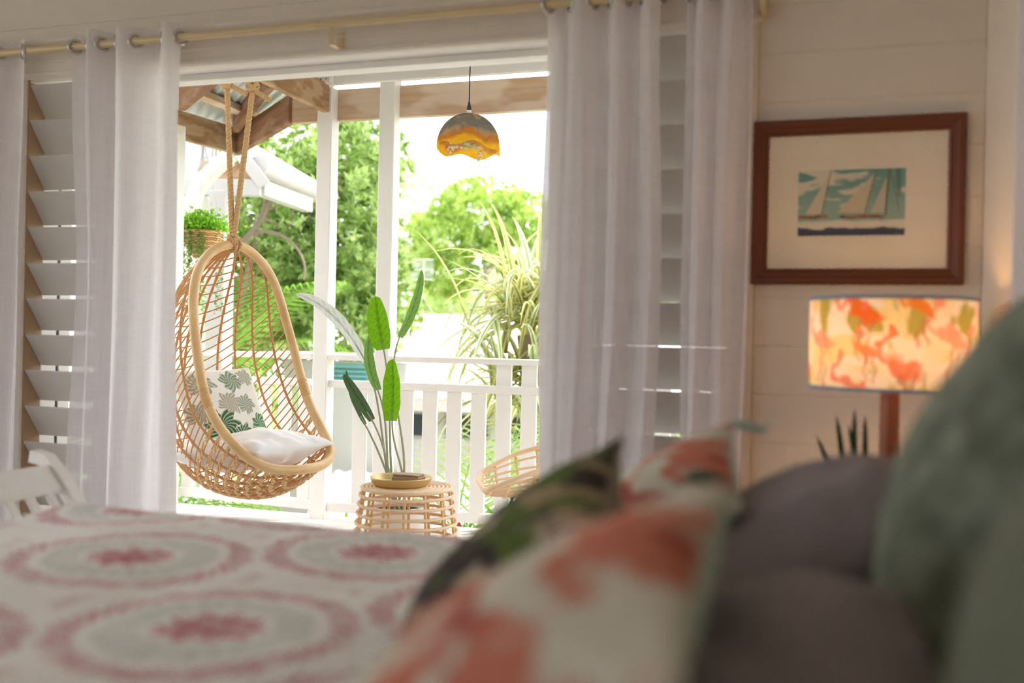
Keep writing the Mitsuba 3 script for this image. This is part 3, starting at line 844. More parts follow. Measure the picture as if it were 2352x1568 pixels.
for k in range(8):
    part(t, 'hole', lathe([(0, 0), (0.004, 0), (0.004, 0.002), (0, 0.002)], 8, (0, 0, 0)), 'm_black',
         shape={**ply(lathe([(0, 0), (0.004, 0), (0.004, 0.002), (0, 0.002)], 8), 'm_black'), 'to_world': T().translate([-3.07 + 0.018 * k, 5.2995, 2.65 + 0.02 * (k % 2)]).rotate([1, 0, 0], 90)})


def corrugated(corner, along, down, n_waves, pitch=0.076, amp=0.009):
    """Tin sheet: the ridges run along 'down', waves repeat along 'along'."""
    corner, along, down = (np.asarray(a, float) for a in (corner, along, down))
    nrm = unit(np.cross(along, down))
    a = unit(along)
    nu = n_waves * 8 + 1
    u, v, f = grid(nu, 2)
    off = amp * np.sin(u * n_waves * 2 * np.pi)
    return corner + (u * n_waves * pitch)[:, None] * a + v[:, None] * down + off[:, None] * nrm, f


rf = thing('veranda_roof', 'corrugated tin roof over the veranda', 'roof')
for k in range(7):
    part(rf, 'tin_sheet', corrugated((-3.0 + k * 0.76, 3.36, 3.07 + 0.004 * (k % 2)), (1, 0, 0), (0, 2.45, -0.30), 10), 'm_galv', 60)
for x in (-2.2, -1.3, -0.4, 0.5, 1.4):
    part(rf, 'rafter', beam((x, 3.40, 2.98), (x, 5.40, 2.73), 0.045, 0.12), 'm_wood_mid')
d_diag = unit(np.array([-0.76, 0.65, 0]))
acr = np.array([0.65, 0.76, 0])
for k in range(2):
    c0 = np.array([-3.281, 5.449, 2.83 + 0.003 * (k % 2)]) - d_diag * 1.9 - unit(acr) * (0.76 * (k + 1) - 0.30)
    part(rf, 'tin_sheet', corrugated(c0, acr, d_diag * (3.25 - 0.1 * k) + [0, 0, -0.19], 10), 'm_galv', 60)

# ---------------------------------------------------------------- pendant lamp
pl = thing('pendant_lamp', 'domed resin pendant lamp in grey, orange and yellow on a black cord', 'pendant lamp')
LC = np.array([-1.874, 4.861, 0.0])
part(pl, 'cord', tube([LC + [0, 0, 2.335], LC + [0.001, 0, 2.6], LC + [0, 0, 2.86]], 0.0035, 8), 'm_black', True)
part(pl, 'cord_grip', lathe([(0.0, 2.352), (0.004, 2.350), (0.010, 2.325), (0.0125, 2.306), (0, 2.306)], 20, LC), 'm_black', 40, label='black cord grip')
part(pl, 'cap', lathe([(0, 2.309), (0.012, 2.308), (0.013, 2.290), (0.02, 2.280), (0, 2.280)], 20, LC), 'm_cotton_white', 40)
RL, ZTOP, HL = 0.165, 2.289, 0.195
nth, nph = 30, 128
u, v, f = grid(nph, nth)
th = v * np.pi / 2 * 1.08
phi = u * 2 * np.pi
from scipy.interpolate import CubicSpline
view_phi = math.atan2(-4.861, 1.874)
rim_drop = CubicSpline([-2.9, -2.45, -1.9, -1.57, -1.12, -0.78, -0.42, 0.11, 0.38, 0.64, 1.1, 1.57, 2.1, 2.78, 3.3832], [0.183, 0.205, 0.19, 0.178, 0.167, 0.168, 0.191, 0.17, 0.182, 0.201, 0.201, 0.22, 0.195, 0.215, 0.183], bc_type='periodic')
rim = rim_drop((phi - view_phi + 2.9) % (2 * np.pi) - 2.9) - 0.19
rad = RL * np.sin(np.minimum(th, np.pi / 2)) * (1 - 0.03 * np.maximum(0, th - np.pi / 2))
zz = ZTOP - HL * (1 - np.cos(np.minimum(th, np.pi / 2)) * 1.0) - 0.0 - np.maximum(0, th - np.pi / 2) * 0.12
zz = ZTOP - 0.170 * (1 - np.cos(np.minimum(th, np.pi / 2))) - v ** 6 * (0.020 + rim)
pos = LC + np.stack([rad * np.cos(phi), rad * np.sin(phi), zz], 1)
# colours follow the height above the wavy rim, as the resin was poured
hrim = v + 0.05 * np.sin(phi * 4 + 1.0) + 0.10 * (meshkit.fbm(np.stack([np.cos(phi) * 2, np.sin(phi) * 2, v * 3], 1), 3, 2) - 0.5) * 2
n1 = meshkit.fbm(np.stack([np.cos(phi) * rad * 18, np.sin(phi) * rad * 18, zz * 14], 1), 4, 4)[:, None]
n2 = meshkit.fbm(np.stack([np.cos(phi) * rad * 40, np.sin(phi) * rad * 40, zz * 40], 1), 3, 8)[:, None]
sst = lambda a, b, x: (lambda q: q * q * (3 - 2 * q))(np.clip((x - a) / (b - a), 0, 1))
cgrey, ctan, cor, cyel = np.array([0.20, 0.19, 0.165]), np.array([0.44, 0.31, 0.19]), np.array([0.56, 0.22, 0.05]), np.array([0.86, 0.47, 0.03])
col = cgrey * (0.8 + 0.5 * n2) * (1 - sst(0.45, 0.60, n1)) + ctan * sst(0.45, 0.60, n1)
so = sst(0.73, 0.79, hrim)[:, None]
col = col * (1 - so) + cor * (0.8 + 0.4 * n2) * so
sy = sst(0.84, 0.90, hrim)[:, None]
col = col * (1 - sy) + cyel * (0.85 + 0.3 * n2) * sy
thin('m_resin', VC, 0.95, 0.35)
sh = part(pl, 'shade', (pos, f), 'm_resin', True, color=np.clip(col, 0, 1))


def on_shade(ph, w):
    """Point and outward normal of the shade at angle ph, 0..1 down its side."""
    j = np.argmin((u - (ph / (2 * np.pi)) % 1) ** 2 + (v - w) ** 2)
    return pos[j], unit(np.array([np.cos(ph), np.sin(ph), 0.25 if w < 0.85 else 0.05]))


view_phi = math.atan2(-4.861, 1.874)
dots = [(3.796, 0.773), (3.714, 0.82), (3.806, 0.824), (3.871, 0.877), (3.764, 0.89), (3.675, 0.873), (3.817, 0.961), (3.618, 0.82), (3.508, 0.82), (3.394, 0.811), (2.819, 0.778), (2.721, 0.802), (2.811, 0.833), (2.608, 0.855), (2.717, 0.86), (2.807, 0.894), (2.656, 0.902), (2.854, 0.97), (2.743, 0.976), (2.784, 1.0)]
rs = np.random.default_rng(5)
pebble = ply(trimesh.creation.icosphere(2, 1.0), 'm_pebble', True)
prin('m_pebble', (0.93, 0.86, 0.68), 0.4)
prin('m_pebble_green', (0.72, 0.80, 0.45), 0.4)
pebble_g = ply(trimesh.creation.icosphere(2, 1.0), 'm_pebble_green', True)


def orient(nrm):
    z = unit(nrm)
    x = unit(np.cross([0, 0, 1.0], z))
    m = np.eye(4)
    m[:3, 0], m[:3, 1], m[:3, 2] = x, np.cross(z, x), z
    return m


def place(p, nrm, s):
    m = orient(nrm) @ np.diag([*s, 1.0])
    m[:3, 3] = p
    return T(m.tolist())


for base in (0.0,):
    for a, w in dots:
        p, nn = on_shade(view_phi + base + a, w)
        part(sh, 'pebble', None, None, shape={**pebble, 'to_world': place(p, nn, (0.0088, 0.0088, 0.006))}, label='cream pebble inlay')
    for a, w, sx, sy_ in ((3.242, 0.829, 0.016, 0.013), (3.208, 0.764, 0.013, 0.012), (3.12, 0.754, 0.008, 0.013), (2.999, 0.788, 0.018, 0.016), (2.949, 0.744, 0.008, 0.006)):
        p, nn = on_shade(view_phi + base + a, w)
        part(sh, 'leaf_inlay', None, None, shape={**pebble_g, 'to_world': place(p, nn, (sx, sy_, 0.006))}, label='pale green leaf inlay')

# ---------------------------------------------------------------- hanging chair
hc = thing('hanging_chair', 'egg shaped rattan hanging chair on the veranda', 'hanging chair')
from scipy.interpolate import CubicSpline
tk = np.array([0, .08, .2, .35, .5, .65, .8, .92, 1])
crr = CubicSpline(tk, [0, 0.130, 0.259, 0.312, 0.310, 0.288, 0.240, 0.140, 0])
cff = CubicSpline(tk, [0.443, 0.420, 0.345, 0.170, 0.075, 0.006, -0.034, -0.052, -0.055], bc_type='clamped')
cuu = CubicSpline(tk, [0.077, 0.082, 0.140, 0.320, 0.535, 0.760, 0.945, 1.060, 1.105], bc_type='clamped')
spn = CubicSpline(tk, np.array([[0.43, 0.06], [0.28, -0.045], [0.10, -0.085], [-0.14, -0.06], [-0.36, 0.07], [-0.475, 0.36], [-0.42, 0.72], [-0.24, 0.98], [-0.06, 1.095]]))
HC, hpsi = np.array([-2.717, 4.092, 0.434]), -0.235
fwv, rtv = np.array([math.cos(hpsi), math.sin(hpsi), 0]), np.array([-math.sin(hpsi), math.cos(hpsi), 0])


def basket(t, ph):
    """Point of the woven shell: t from the front lip to the top, ph from -1 (near rim) over the back to 1 (far rim)."""
    t, ph = np.broadcast_arrays(np.asarray(t, float), np.asarray(ph, float))
    a = ph * np.pi / 2
    r, fr, ur, s = crr(t), cff(t), cuu(t), spn(t)
    k = np.cos(a)
    fq, uq = fr + (s[..., 0] - fr) * k, ur + (s[..., 1] - ur) * k
    return HC + (r * np.sin(a))[..., None] * rtv + fq[..., None] * fwv + uq[..., None] * np.array([0, 0, 1.0])


tt = np.linspace(0, 1, 60)
loop = np.vstack([basket(tt, 1.0), basket(tt, -1.0)[::-1][1:-1]])
prin('m_pole', mikit.proc(lambda p, n, uv: mix((0.60, 0.35, 0.13), (0.78, 0.56, 0.30), fbm(p.x * 9.0, p.y * 9.0, p.z * 9.0))), 0.36, clearcoat=0.3)
part(hc, 'rim', tube(loop, 0.0225, 14, closed=True), 'm_pole', True, label='thick bent rattan rim')
for ph in np.linspace(-0.86, 0.86, 13):
    t = np.linspace(0.03, 0.985, 70)
    # the outer ribs curl from the rim's top to the rim's side, the middle ones run down the back and under the seat
    pp_ = ph if abs(ph) < 0.4 else ph + np.sign(ph) * 0.16 * (1 - np.sin(t * np.pi))
    part(hc, 'rib', tube(basket(t, np.clip(pp_, -1, 1)), 0.0062 + 0.0016 * np.sin(t * 190), 7), 'm_rattan_dark', True, label='bound brown rib')
for k, t in enumerate(np.linspace(0.10, 0.975, 40)):
    part(hc, 'strand', tube(basket(np.full(40, t), np.linspace(-1, 1, 40)), 0.0030, 6), 'm_rattan_dark', True)
for k, t in enumerate(np.linspace(0.05, 0.33, 9)):
    ph = np.linspace(-0.98, 0.98, 60)
    ms = [tube(basket(t + 0.006 * np.sin(ph * 40 + q * 2.1), ph) + np.array([0, 0, 0.006]) * np.cos(ph * 40 + q * 2.1)[:, None], 0.0052, 6) for q in range(2)]
    part(hc, 'braid', cat(ms), 'm_rattan_pole', True, label='braided cane band under the seat')
wa = np.linspace(0, 26 * np.pi, 260)
for tw in (0.42, 0.40):
    ctr = basket(np.linspace(tw - 0.03, tw + 0.03, 260), 1.0 if tw > 0.41 else -1.0)
    tg = unit(np.gradient(ctr, axis=0))
    n1_ = unit(np.cross(tg, [0, 0, 1.0]))
    part(hc, 'binding', tube(ctr + 0.0215 * (np.cos(wa)[:, None] * n1_ + np.sin(wa)[:, None] * np.cross(tg, n1_)), 0.0022, 5), 'm_rattan_dark', True)


def rope_mesh(path, r=0.0105, turns_per_m=22):
    path = np.asarray(path, float)
    t, a, b = frames(path)
    s = np.r_[0, np.cumsum(np.linalg.norm(np.diff(path, axis=0), axis=1))]
    ms = []
    for q in range(3):
        an = s * turns_per_m * 2 * np.pi + q * 2 * np.pi / 3
        ms.append(tube(path + r * 0.52 * (np.cos(an)[:, None] * a + np.sin(an)[:, None] * b), r * 0.6, 6))
    return cat(ms)


knot = np.array([-2.765, 4.085, 1.566])
hr = thing('hanging_rope', 'twisted jute rope holding the egg chair from the roof timbers', 'rope')
for top in ((-2.781, 4.033, 2.30), (-2.662, 4.073, 2.30)):
    part(hr, 'cord', rope_mesh(np.linspace(np.array(top), knot + np.array([0.005 if top[0] > -2.7 else -0.005, 0, 0.01]), 200), 0.013, 18), 'm_rope', True)
for c_, rr in ((knot, 0.022), (np.array([-2.665, 4.070, 2.285]), 0.024), (np.array([-2.781, 4.033, 2.29]), 0.020)):
    ms = []
    for q in range(3):
        a = np.linspace(0, 2 * np.pi, 60)
        nrm = unit(np.array([math.cos(q * 2.1), math.sin(q * 2.1), 0.9]))
        e1 = unit(np.cross(nrm, [0, 0, 1.0]))
        e2 = np.cross(nrm, e1)
        ms.append(rope_mesh(c_ + rr * (np.cos(a)[:, None] * e1 + np.sin(a)[:, None] * e2), 0.0095))
    part(hr, 'knot', cat(ms), 'm_rope', True)
a = np.linspace(0, 2 * np.pi, 60)
lp = basket(np.array([1.0]), np.array([1.0]))[0]
for q in (-0.014, 0.010):
    part(hr, 'loop', rope_mesh(lp + rtv * q + 0.031 * (np.cos(a)[:, None] * fwv + np.sin(a)[:, None] * np.array([0, 0, 1.0])), 0.0085), 'm_rope', True)
part(hr, 'lashing', rope_mesh(spline([knot + [0, 0, 0.01], knot + [0.006, -0.006, -0.025], lp + [0, 0, 0.03]], 30), 0.014), 'm_rope', True)
for p_, q_ in (((-2.775, 4.035, 2.292), (-2.690, 4.060, 2.245)), ((-2.655, 4.075, 2.262), (-2.588, 4.098, 2.222))):
    part(hr, 'rope_end', rope_mesh(np.linspace(np.array(p_), np.array(q_), 40), 0.0115), 'm_rope', True)
for x, y in ((-2.781, 4.033), (-2.662, 4.073)):
    part(hr, 'sling', rope_mesh(spline([(x, y, 2.29), (x - 0.04, y - 0.01, 2.45), (x - 0.05, y - 0.02, 2.74)], 60)), 'm_rope', True)
t = thing('swing_bar', 'stout timber bar under the roof that carries the chair rope', 'beam')
single(t, beam((-3.02, 3.94, 2.72), (-2.15, 4.22, 2.72), 0.07, 0.07, 0.006), 'm_wood_old')

# seat cushion and palm print cushion in the chair
sc_ = thing('seat_cushion', 'rumpled white cushion on the seat of the egg chair', 'cushion')
bq = lambda fq, rq, uq: HC + fq * fwv + rq * rtv + np.array([0, 0, uq])
m, uv, _ = cushion_mesh(bq(0.385, -0.25, 0.165), bq(0.385, 0.25, 0.165), bq(-0.24, -0.25, 0.10), 0.19, 31, 0.05, wr=0.026)
part(sc_, 'cover', m, 'm_cotton_white', True)


def palm_print(p, n, uv):
    c = mi.Color3f(0.80, 0.79, 0.74)
    x, y = uv.x, uv.y
    for cx, cy, r, k, col in ((0.22, 0.78, 0.17, 7.0, (0.33, 0.35, 0.27)), (0.62, 0.80, 0.15, 6.0, (0.20, 0.28, 0.18)), (0.50, 0.50, 0.15, 8.0, (0.40, 0.37, 0.28)), (0.85, 0.85, 0.12, 7.0, (0.36, 0.38, 0.30)),
                              (0.35, 0.22, 0.21, 9.0, (0.05, 0.14, 0.05)), (0.72, 0.48, 0.13, 7.0, (0.30, 0.33, 0.24)), (0.88, 0.24, 0.13, 5.0, (0.08, 0.22, 0.08)), (0.12, 0.42, 0.14, 7.0, (0.30, 0.29, 0.22)), (0.62, 0.12, 0.12, 7.0, (0.07, 0.18, 0.07))):
        dx, dy = x - cx, y - cy
        d = dr.sqrt(dx * dx + dy * dy)
        a = dr.atan2(dy, dx)
        rr = r * 1.2 * (0.80 + 0.20 * dr.cos(a * k + d * 9.0) * dr.cos(a * 2.0 + k))
        c = mix(c, mix(col, (0.80, 0.79, 0.74), 0.55 * smoothstep(0.1, 0.9, dr.cos(a * k * 2.0 + d * 70.0))), smoothstep(0.0, -0.012, d - rr))
    return c


prin('m_palm_print', mikit.proc(palm_print), 0.9)
pc = thing('palm_cushion', 'white cushion printed with green palm leaves, leaning inside the egg chair', 'cushion')
m, uv, _ = cushion_mesh(bq(-0.23, -0.215, 0.50), bq(-0.19, 0.235, 0.51), bq(-0.05, -0.225, 0.13), 0.13, 33, 0.04, wr=0.006)
part(pc, 'cover', m, 'm_palm_print', True, uv=np.stack([uv[:, 0] % 2, uv[:, 1]], 1))

# ---------------------------------------------------------------- rattan side table, tray
tb = thing('rattan_table', 'round drum shaped open cane side table on the veranda', 'side table')
TC = np.array([-1.811, 4.033, 0.0])
HT = 0.455


def trad(z):
    w = z / HT
    return 0.192 + 0.050 * (1 - w) ** 0.8 - 0.02 * max(0, 0.25 - w) * 4 + 0.004


a = np.linspace(0, 2 * np.pi, 73)[:-1]
ring = lambda r, z: TC + np.stack([r * np.cos(a), r * np.sin(a), 0 * a + z], 1)
for k in range(11):
    z = 0.018 + k * 0.0405
    part(tb, 'hoop', tube(ring(trad(z) + 0.004, z), 0.0075, 8, closed=True), 'm_rattan_pale', True)
for r in (0.196, 0.178, 0.160, 0.142, 0.124, 0.106, 0.088, 0.07, 0.05, 0.03):
    part(tb, 'top_ring', tube(ring(r, HT - 0.002), 0.0085, 8, closed=True), 'm_rattan_pale', True)
for k in range(14):
    an = k * 2 * np.pi / 14 + 0.15
    zz_ = np.linspace(0.0, HT - 0.012, 14)
    part(tb, 'upright', tube(TC + np.stack([[(trad(z) - 0.006) * math.cos(an), (trad(z) - 0.006) * math.sin(an), z] for z in zz_]), 0.0068, 7), 'm_rattan_pole', True)
    if k % 2 == 0:
        part(tb, 'spoke', tube([TC + [0.02 * math.cos(an), 0.02 * math.sin(an), HT - 0.013], TC + [0.195 * math.cos(an), 0.195 * math.sin(an), HT - 0.013]], 0.006, 6), 'm_rattan_pole', True)
ty = thing('tray', 'round brass tray with a raised rim on the cane table', 'tray')
TY = np.array([-1.835, 4.020, HT + 0.008])
part(ty, 'plate', lathe([(0, 0), (0.112, 0.0), (0.128, 0.012), (0.138, 0.036), (0.134, 0.038), (0.122, 0.014), (0.108, 0.006), (0, 0.006)], 56, TY), 'm_brass', 35)
part(ty, 'mirror', lathe([(0, 0.0065), (0.104, 0.0065), (0.104, 0.008), (0, 0.008)], 48, TY), 'm_mirror', 35, label='shiny tray base')
bk = thing('wooden_box', 'small brown wooden box lying in the brass tray', 'box')
prin('m_box', (0.30, 0.19, 0.10), 0.5)
v_, f_ = cbox((-0.065, -0.04, 0), (0.065, 0.04, 0.03), 0.004)
part(bk, 'base', (v_ + TY + [0.025, 0.025, 0.009], f_), 'm_box')
v_, f_ = cbox((-0.06, -0.036, 0), (0.06, 0.036, 0.008), 0.003)
part(bk, 'lid', (v_ + TY + [0.025, 0.025, 0.040], f_), 'm_box')

# ---------------------------------------------------------------- second rattan chair
c2 = thing('rattan_armchair', 'rattan scoop chair on black metal legs at the right edge of the doorway', 'chair')
C2 = np.array([-1.33, 4.62, 0.0])


def scoop(t, s):
    """t from the front edge (0) over the seat to the top of the back (1), s across -1..1; the chair faces left."""
    t, s = np.broadcast_arrays(np.asarray(t, float), np.asarray(s, float))
    fx = np.interp(t, [0, .12, .45, .65, 1], [-0.33, -0.30, 0.0, 0.18, 0.36])
    fz = np.interp(t, [0, .12, .45, .65, 1], [0.41, 0.375, 0.36, 0.52, 1.0])
    w = 0.34 * np.sqrt(np.clip(1 - np.abs(2 * t - 0.95) ** 2.6, 0.0, 1)) + 0.0
    lift = 0.22 * np.abs(s) ** 2.2 * np.sin(np.clip(t, 0, 1) * np.pi * 0.8)
    yaw = 0.45
    x, y = fx, w * s
    return C2 + np.stack([x * math.cos(yaw) - y * math.sin(yaw), x * math.sin(yaw) + y * math.cos(yaw), fz + lift], -1)


tt = np.linspace(0.012, 0.985, 40)
part(c2, 'rim', tube(np.vstack([scoop(tt, 1.0), scoop(tt, -1.0)[::-1]]), 0.0125, 9, closed=True), 'm_rattan_pale', True)
for s in np.linspace(-0.9, 0.9, 15):
    part(c2, 'rib', tube(scoop(tt, s), 0.0062, 6), 'm_rattan_pale', True)
for t in (0.10, 0.2, 0.32, 0.44, 0.58, 0.72, 0.86):
    part(c2, 'cross_cane', tube(scoop(np.full(20, t), np.linspace(-1, 1, 20)) - [0, 0, 0.008], 0.0065, 6), 'm_rattan_pole', True)
for sx, sy in ((-1, -1), (-1, 1), (1, -1), (1, 1)):
    part(c2, 'leg', tube([C2 + [0.13 * sx, 0.15 * sy, 0.375 if sx < 0 else 0.40], C2 + [0.24 * sx, 0.24 * sy, 0.0]], 0.007, 8), 'm_black', True, label='thin black metal leg')
part(c2, 'brace', tube([C2 + [-0.2, -0.205, 0.13], C2 + [0.2, -0.205, 0.13]], 0.005, 6), 'm_black', True)

# ---------------------------------------------------------------- tall leafy plant in a pot
bp = thing('bird_of_paradise', 'tall potted plant with big paddle leaves behind the cane table', 'plant')
BPC = np.array([-2.03, 4.42, 0.0])
part(bp, 'pot', lathe([(0, 0.0), (0.10, 0.0), (0.125, 0.02), (0.145, 0.28), (0.15, 0.30), (0.138, 0.30), (0.13, 0.27), (0, 0.27)], 40, BPC), 'm_outside_white', 40, label='white pot')
part(bp, 'soil', lathe([(0, 0.272), (0.132, 0.272)], 30, BPC), 'm_soil')


def paddle(base, tip, width, bend, twist, col, droop=0.0, n=30, m=9, fold_=0.35):
    """Paddle leaf from base to tip; bend is a vector added at mid length, twist the turn of its blade about its axis."""
    base, tip, bend = (np.asarray(a, float) for a in (base, tip, bend))
    u, v, f = grid(n, m)
    p = base * (1 - u)[:, None] + tip * u[:, None] + bend * (4 * u * (1 - u))[:, None]
    ax = unit(tip - base + 1e-6)
    side = unit(np.cross(ax, [math.sin(twist), -math.cos(twist), 0.15]))
    nor = np.cross(side, ax)
    s = v * 2 - 1
    w = width * np.sin(np.pi * np.clip(u * 0.93 + 0.07, 0, 1)) ** 0.38 * (1 - 0.18 * u)
    edge = 0.025 * width * np.sin(u * 17) * s
    P = p + side * (s * w / 2)[:, None] + nor * (fold_ * np.abs(s) * w / 2 + edge)[:, None]
    vein = 0.5 + 0.5 * np.cos(u * 46 - np.abs(s) * 9)
    shade = 1 - 0.20 * (vein > 0.9) - 0.35 * (np.abs(s) < 0.12)
    c = np.clip(np.asarray(col) * shade[:, None], 0, 1)
    return (P, f), c


lime, mid, dark, silver = (0.22, 0.52, 0.02), (0.20, 0.38, 0.09), (0.10, 0.17, 0.08), (0.80, 0.84, 0.80)
leaves = [
    ('A', (-2.047, 4.26, 1.055), (-2.09, 4.25, 1.305), 0.115, (0.0, -0.01, 0.0), 0.15, lime),
    ('B', (-2.091, 4.295, 0.861), (-2.13, 4.285, 1.130), 0.060, (-0.03, 0, 0), 0.9, mid),
    ('C', (-1.980, 4.225, 0.725), (-1.985, 4.225, 1.012), 0.105, (0.01, -0.01, 0), -0.1, lime),
    ('D', (-2.040, 4.417, 1.115), (-1.945, 4.45, 1.445), 0.055, (0.02, 0, 0), 1.0, mid),
    ('E', (-2.220, 4.410, 0.995), (-2.55, 4.30, 1.318), 0.075, (0.015, 0.0, 0.055), 1.0, silver),
    ('F', (-2.113, 4.286, 0.717), (-2.25, 4.25, 0.932), 0.055, (-0.012, 0, 0.015), 0.55, dark),
    ('G', (-2.190, 4.367, 0.687), (-2.285, 4.34, 0.950), 0.030, (-0.02, 0, 0.0), 1.1, dark)]
for k, b, t, w, bend, tw, col in leaves:
    m, c = paddle(b, t, w, bend, tw, col)
    part(bp, 'leaf', m, 'm_leaf_thick', True, color=c)
    b = np.asarray(b)
    root = BPC + [0.02 * math.sin(ord(k) * 2.0), 0.02 * math.cos(ord(k) * 3.0), 0.27]
    pts = spline([root, root * 0.45 + b * 0.55 + [0, 0, 0.04], b, b * 0.85 + np.asarray(t) * 0.15 + np.asarray(bend) * 0.5], 16)
    part(bp, 'stem', tube(pts, np.linspace(0.0065, 0.0038, 16), 7), 'm_vc', True, color=np.tile([[0.33, 0.36, 0.25]], (16 * 7 + 2, 1)))

# ================================================================ garden and neighbours
t = thing('ground', 'sloping garden ground below the veranda', 'ground')
labels[t] = {'label': 'sloping garden ground below the veranda', 'kind': 'structure'}
gu, gv, gf = grid(60, 60)
gx, gy = -70 + 110 * gu, 5.6 + 75 * gv
single(t, (np.stack([gx, gy, -2.4 + 0.30 * meshkit.fbm(np.stack([gx * 0.3, gy * 0.3, 0 * gx], 1), 3, 2) + np.clip(gy - 26, 0, 60) * 0.10], 1), gf), 'm_ground', True)

# white pavilion with a gable, gutter and downpipe to the left
pv = thing('garden_pavilion', 'white gabled pavilion with gutter and downpipe behind the hanging chair', 'pavilion')
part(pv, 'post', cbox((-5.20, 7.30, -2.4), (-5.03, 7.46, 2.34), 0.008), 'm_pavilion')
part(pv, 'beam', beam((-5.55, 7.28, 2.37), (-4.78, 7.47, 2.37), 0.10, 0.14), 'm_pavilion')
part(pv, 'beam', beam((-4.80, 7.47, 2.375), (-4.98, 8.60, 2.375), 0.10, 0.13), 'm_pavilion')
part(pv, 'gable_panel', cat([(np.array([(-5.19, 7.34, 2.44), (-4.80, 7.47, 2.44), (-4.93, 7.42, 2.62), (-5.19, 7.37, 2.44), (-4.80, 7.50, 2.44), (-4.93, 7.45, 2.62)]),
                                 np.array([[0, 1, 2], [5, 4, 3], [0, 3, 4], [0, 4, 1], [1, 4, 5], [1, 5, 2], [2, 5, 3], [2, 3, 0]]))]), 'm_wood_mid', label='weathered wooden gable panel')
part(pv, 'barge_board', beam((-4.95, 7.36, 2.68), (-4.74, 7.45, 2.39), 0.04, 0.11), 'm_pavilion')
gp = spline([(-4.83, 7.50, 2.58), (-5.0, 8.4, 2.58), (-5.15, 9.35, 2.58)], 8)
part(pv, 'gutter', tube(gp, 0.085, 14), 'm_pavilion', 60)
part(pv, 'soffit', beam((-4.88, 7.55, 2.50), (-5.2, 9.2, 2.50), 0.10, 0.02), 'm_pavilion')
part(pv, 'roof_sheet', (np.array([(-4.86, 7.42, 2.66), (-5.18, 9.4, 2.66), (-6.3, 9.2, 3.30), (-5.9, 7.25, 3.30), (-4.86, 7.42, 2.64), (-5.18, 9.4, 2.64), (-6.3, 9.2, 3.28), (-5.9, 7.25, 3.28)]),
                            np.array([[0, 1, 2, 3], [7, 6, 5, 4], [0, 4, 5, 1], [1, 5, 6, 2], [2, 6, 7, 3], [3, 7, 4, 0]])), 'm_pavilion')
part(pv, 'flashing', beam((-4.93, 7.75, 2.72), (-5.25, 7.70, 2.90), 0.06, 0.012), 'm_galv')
prin('m_pipe_shade_tint', (0.74, 0.68, 0.58), 0.5)  # beige tint stands in for the shading on a white pipe
part(pv, 'downpipe', tube(spline([(-4.86, 7.12, 2.60), (-4.98, 7.07, 2.47), (-5.12, 7.03, 2.29), (-5.16, 7.02, 2.12), (-5.16, 7.02, 1.0), (-5.16, 7.02, -2.3)], 60), 0.068, 14), 'm_pipe_shade_tint', True, label='white bent downpipe with shading tinted into its colour')

# white house wall with a small paned window, far left
wh = thing('white_house', 'white house wall with a small paned window at the left edge of the doorway', 'house')
part(wh, 'wall', cbox((-9.5, 8.52, -2.4), (-6.20, 8.72, 4.2), 0.01), 'm_outside_white')
part(wh, 'corner_board', cbox((-6.26, 8.47, -2.4), (-6.12, 8.60, 4.2), 0.006), 'm_outside_white')
wn = part(wh, 'window', cat([cbox((-6.125, 8.50, 2.50), (-5.98, 8.54, 3.05), 0.004)]), 'm_outside_white', label='white window sash')
for k in range(3):
    part(wn, 'pane', cbox((-6.11, 8.492, 2.53 + 0.17 * k), (-6.01, 8.50, 2.67 + 0.17 * k), 0.003), 'm_galv')
part(wh, 'eave_board', beam((-6.12, 8.45, 2.78), (-5.86, 8.52, 2.64), 0.03, 0.12), 'm_wood_pale')

# neighbour's long white roof
nb = thing('neighbour_house', 'low neighbouring house with a broad white tin roof beyond the railing', 'house')


def roof_quad(a, b, c, d, nw):
    a, b, c, d = (np.asarray(q, float) for q in (a, b, c, d))
    nu = nw * 6 + 1
    u, v, f = grid(nu, 2)
    P = (a * (1 - u)[:, None] + b * u[:, None]) * (1 - v)[:, None] + (d * (1 - u)[:, None] + c * u[:, None]) * v[:, None]
    n_ = unit(np.cross(b - a, d - a))
    return P + (0.012 * np.sin(u * nw * 2 * np.pi))[:, None] * n_, f


part(nb, 'roof_sheet', roof_quad((-6.4, 11.2, 0.36), (1.2, 12.2, 0.36), (-2.5, 17.2, 1.42), (-8.62, 16.0, 1.46), 44), 'm_roof_white', 60, label='white corrugated roof slope')
part(nb, 'roof_sheet', roof_quad((-6.4, 11.2, 0.36), (-8.62, 16.0, 1.46), (-8.7, 16.1, 1.46), (-9.9, 15.6, 0.36), 8), 'm_roof_white', 60)
part(nb, 'ridge_cap', tube([(-8.62, 16.0, 1.47), (-2.5, 17.2, 1.43)], 0.06, 8), 'm_roof_white', 60)
part(nb, 'fascia', beam((-6.38, 11.23, 0.27), (1.1, 12.23, 0.27), 0.03, 0.16), 'm_outside_white')
part(nb, 'wall', beam((-6.3, 11.78, -1.10), (1.0, 12.75, -1.10), 0.12, 2.6), 'm_outside_white')
for k, x in enumerate((-5.6, -4.85, -4.0, -3.1)):
    y0 = 11.335 + (x + 9.2) * 0.1324
    w_ = part(nb, 'window', beam((x, y0, -0.02), (x + 0.62, y0 + 0.082, -0.02), 0.03, 0.36, 0.005), 'm_galv', label='dark shaded window')
    part(w_, 'pane', beam((x + 0.04, y0 - 0.012, -0.02), (x + 0.58, y0 + 0.06, -0.02), 0.03, 0.28, 0.003), 'm_dark_glass')
part(nb, 'vent', lathe([(0, 0), (0.06, 0), (0.06, 0.16), (0.09, 0.2), (0, 0.22)], 14, (-2.95, 12.6, 0.60)), 'm_galv', 40)

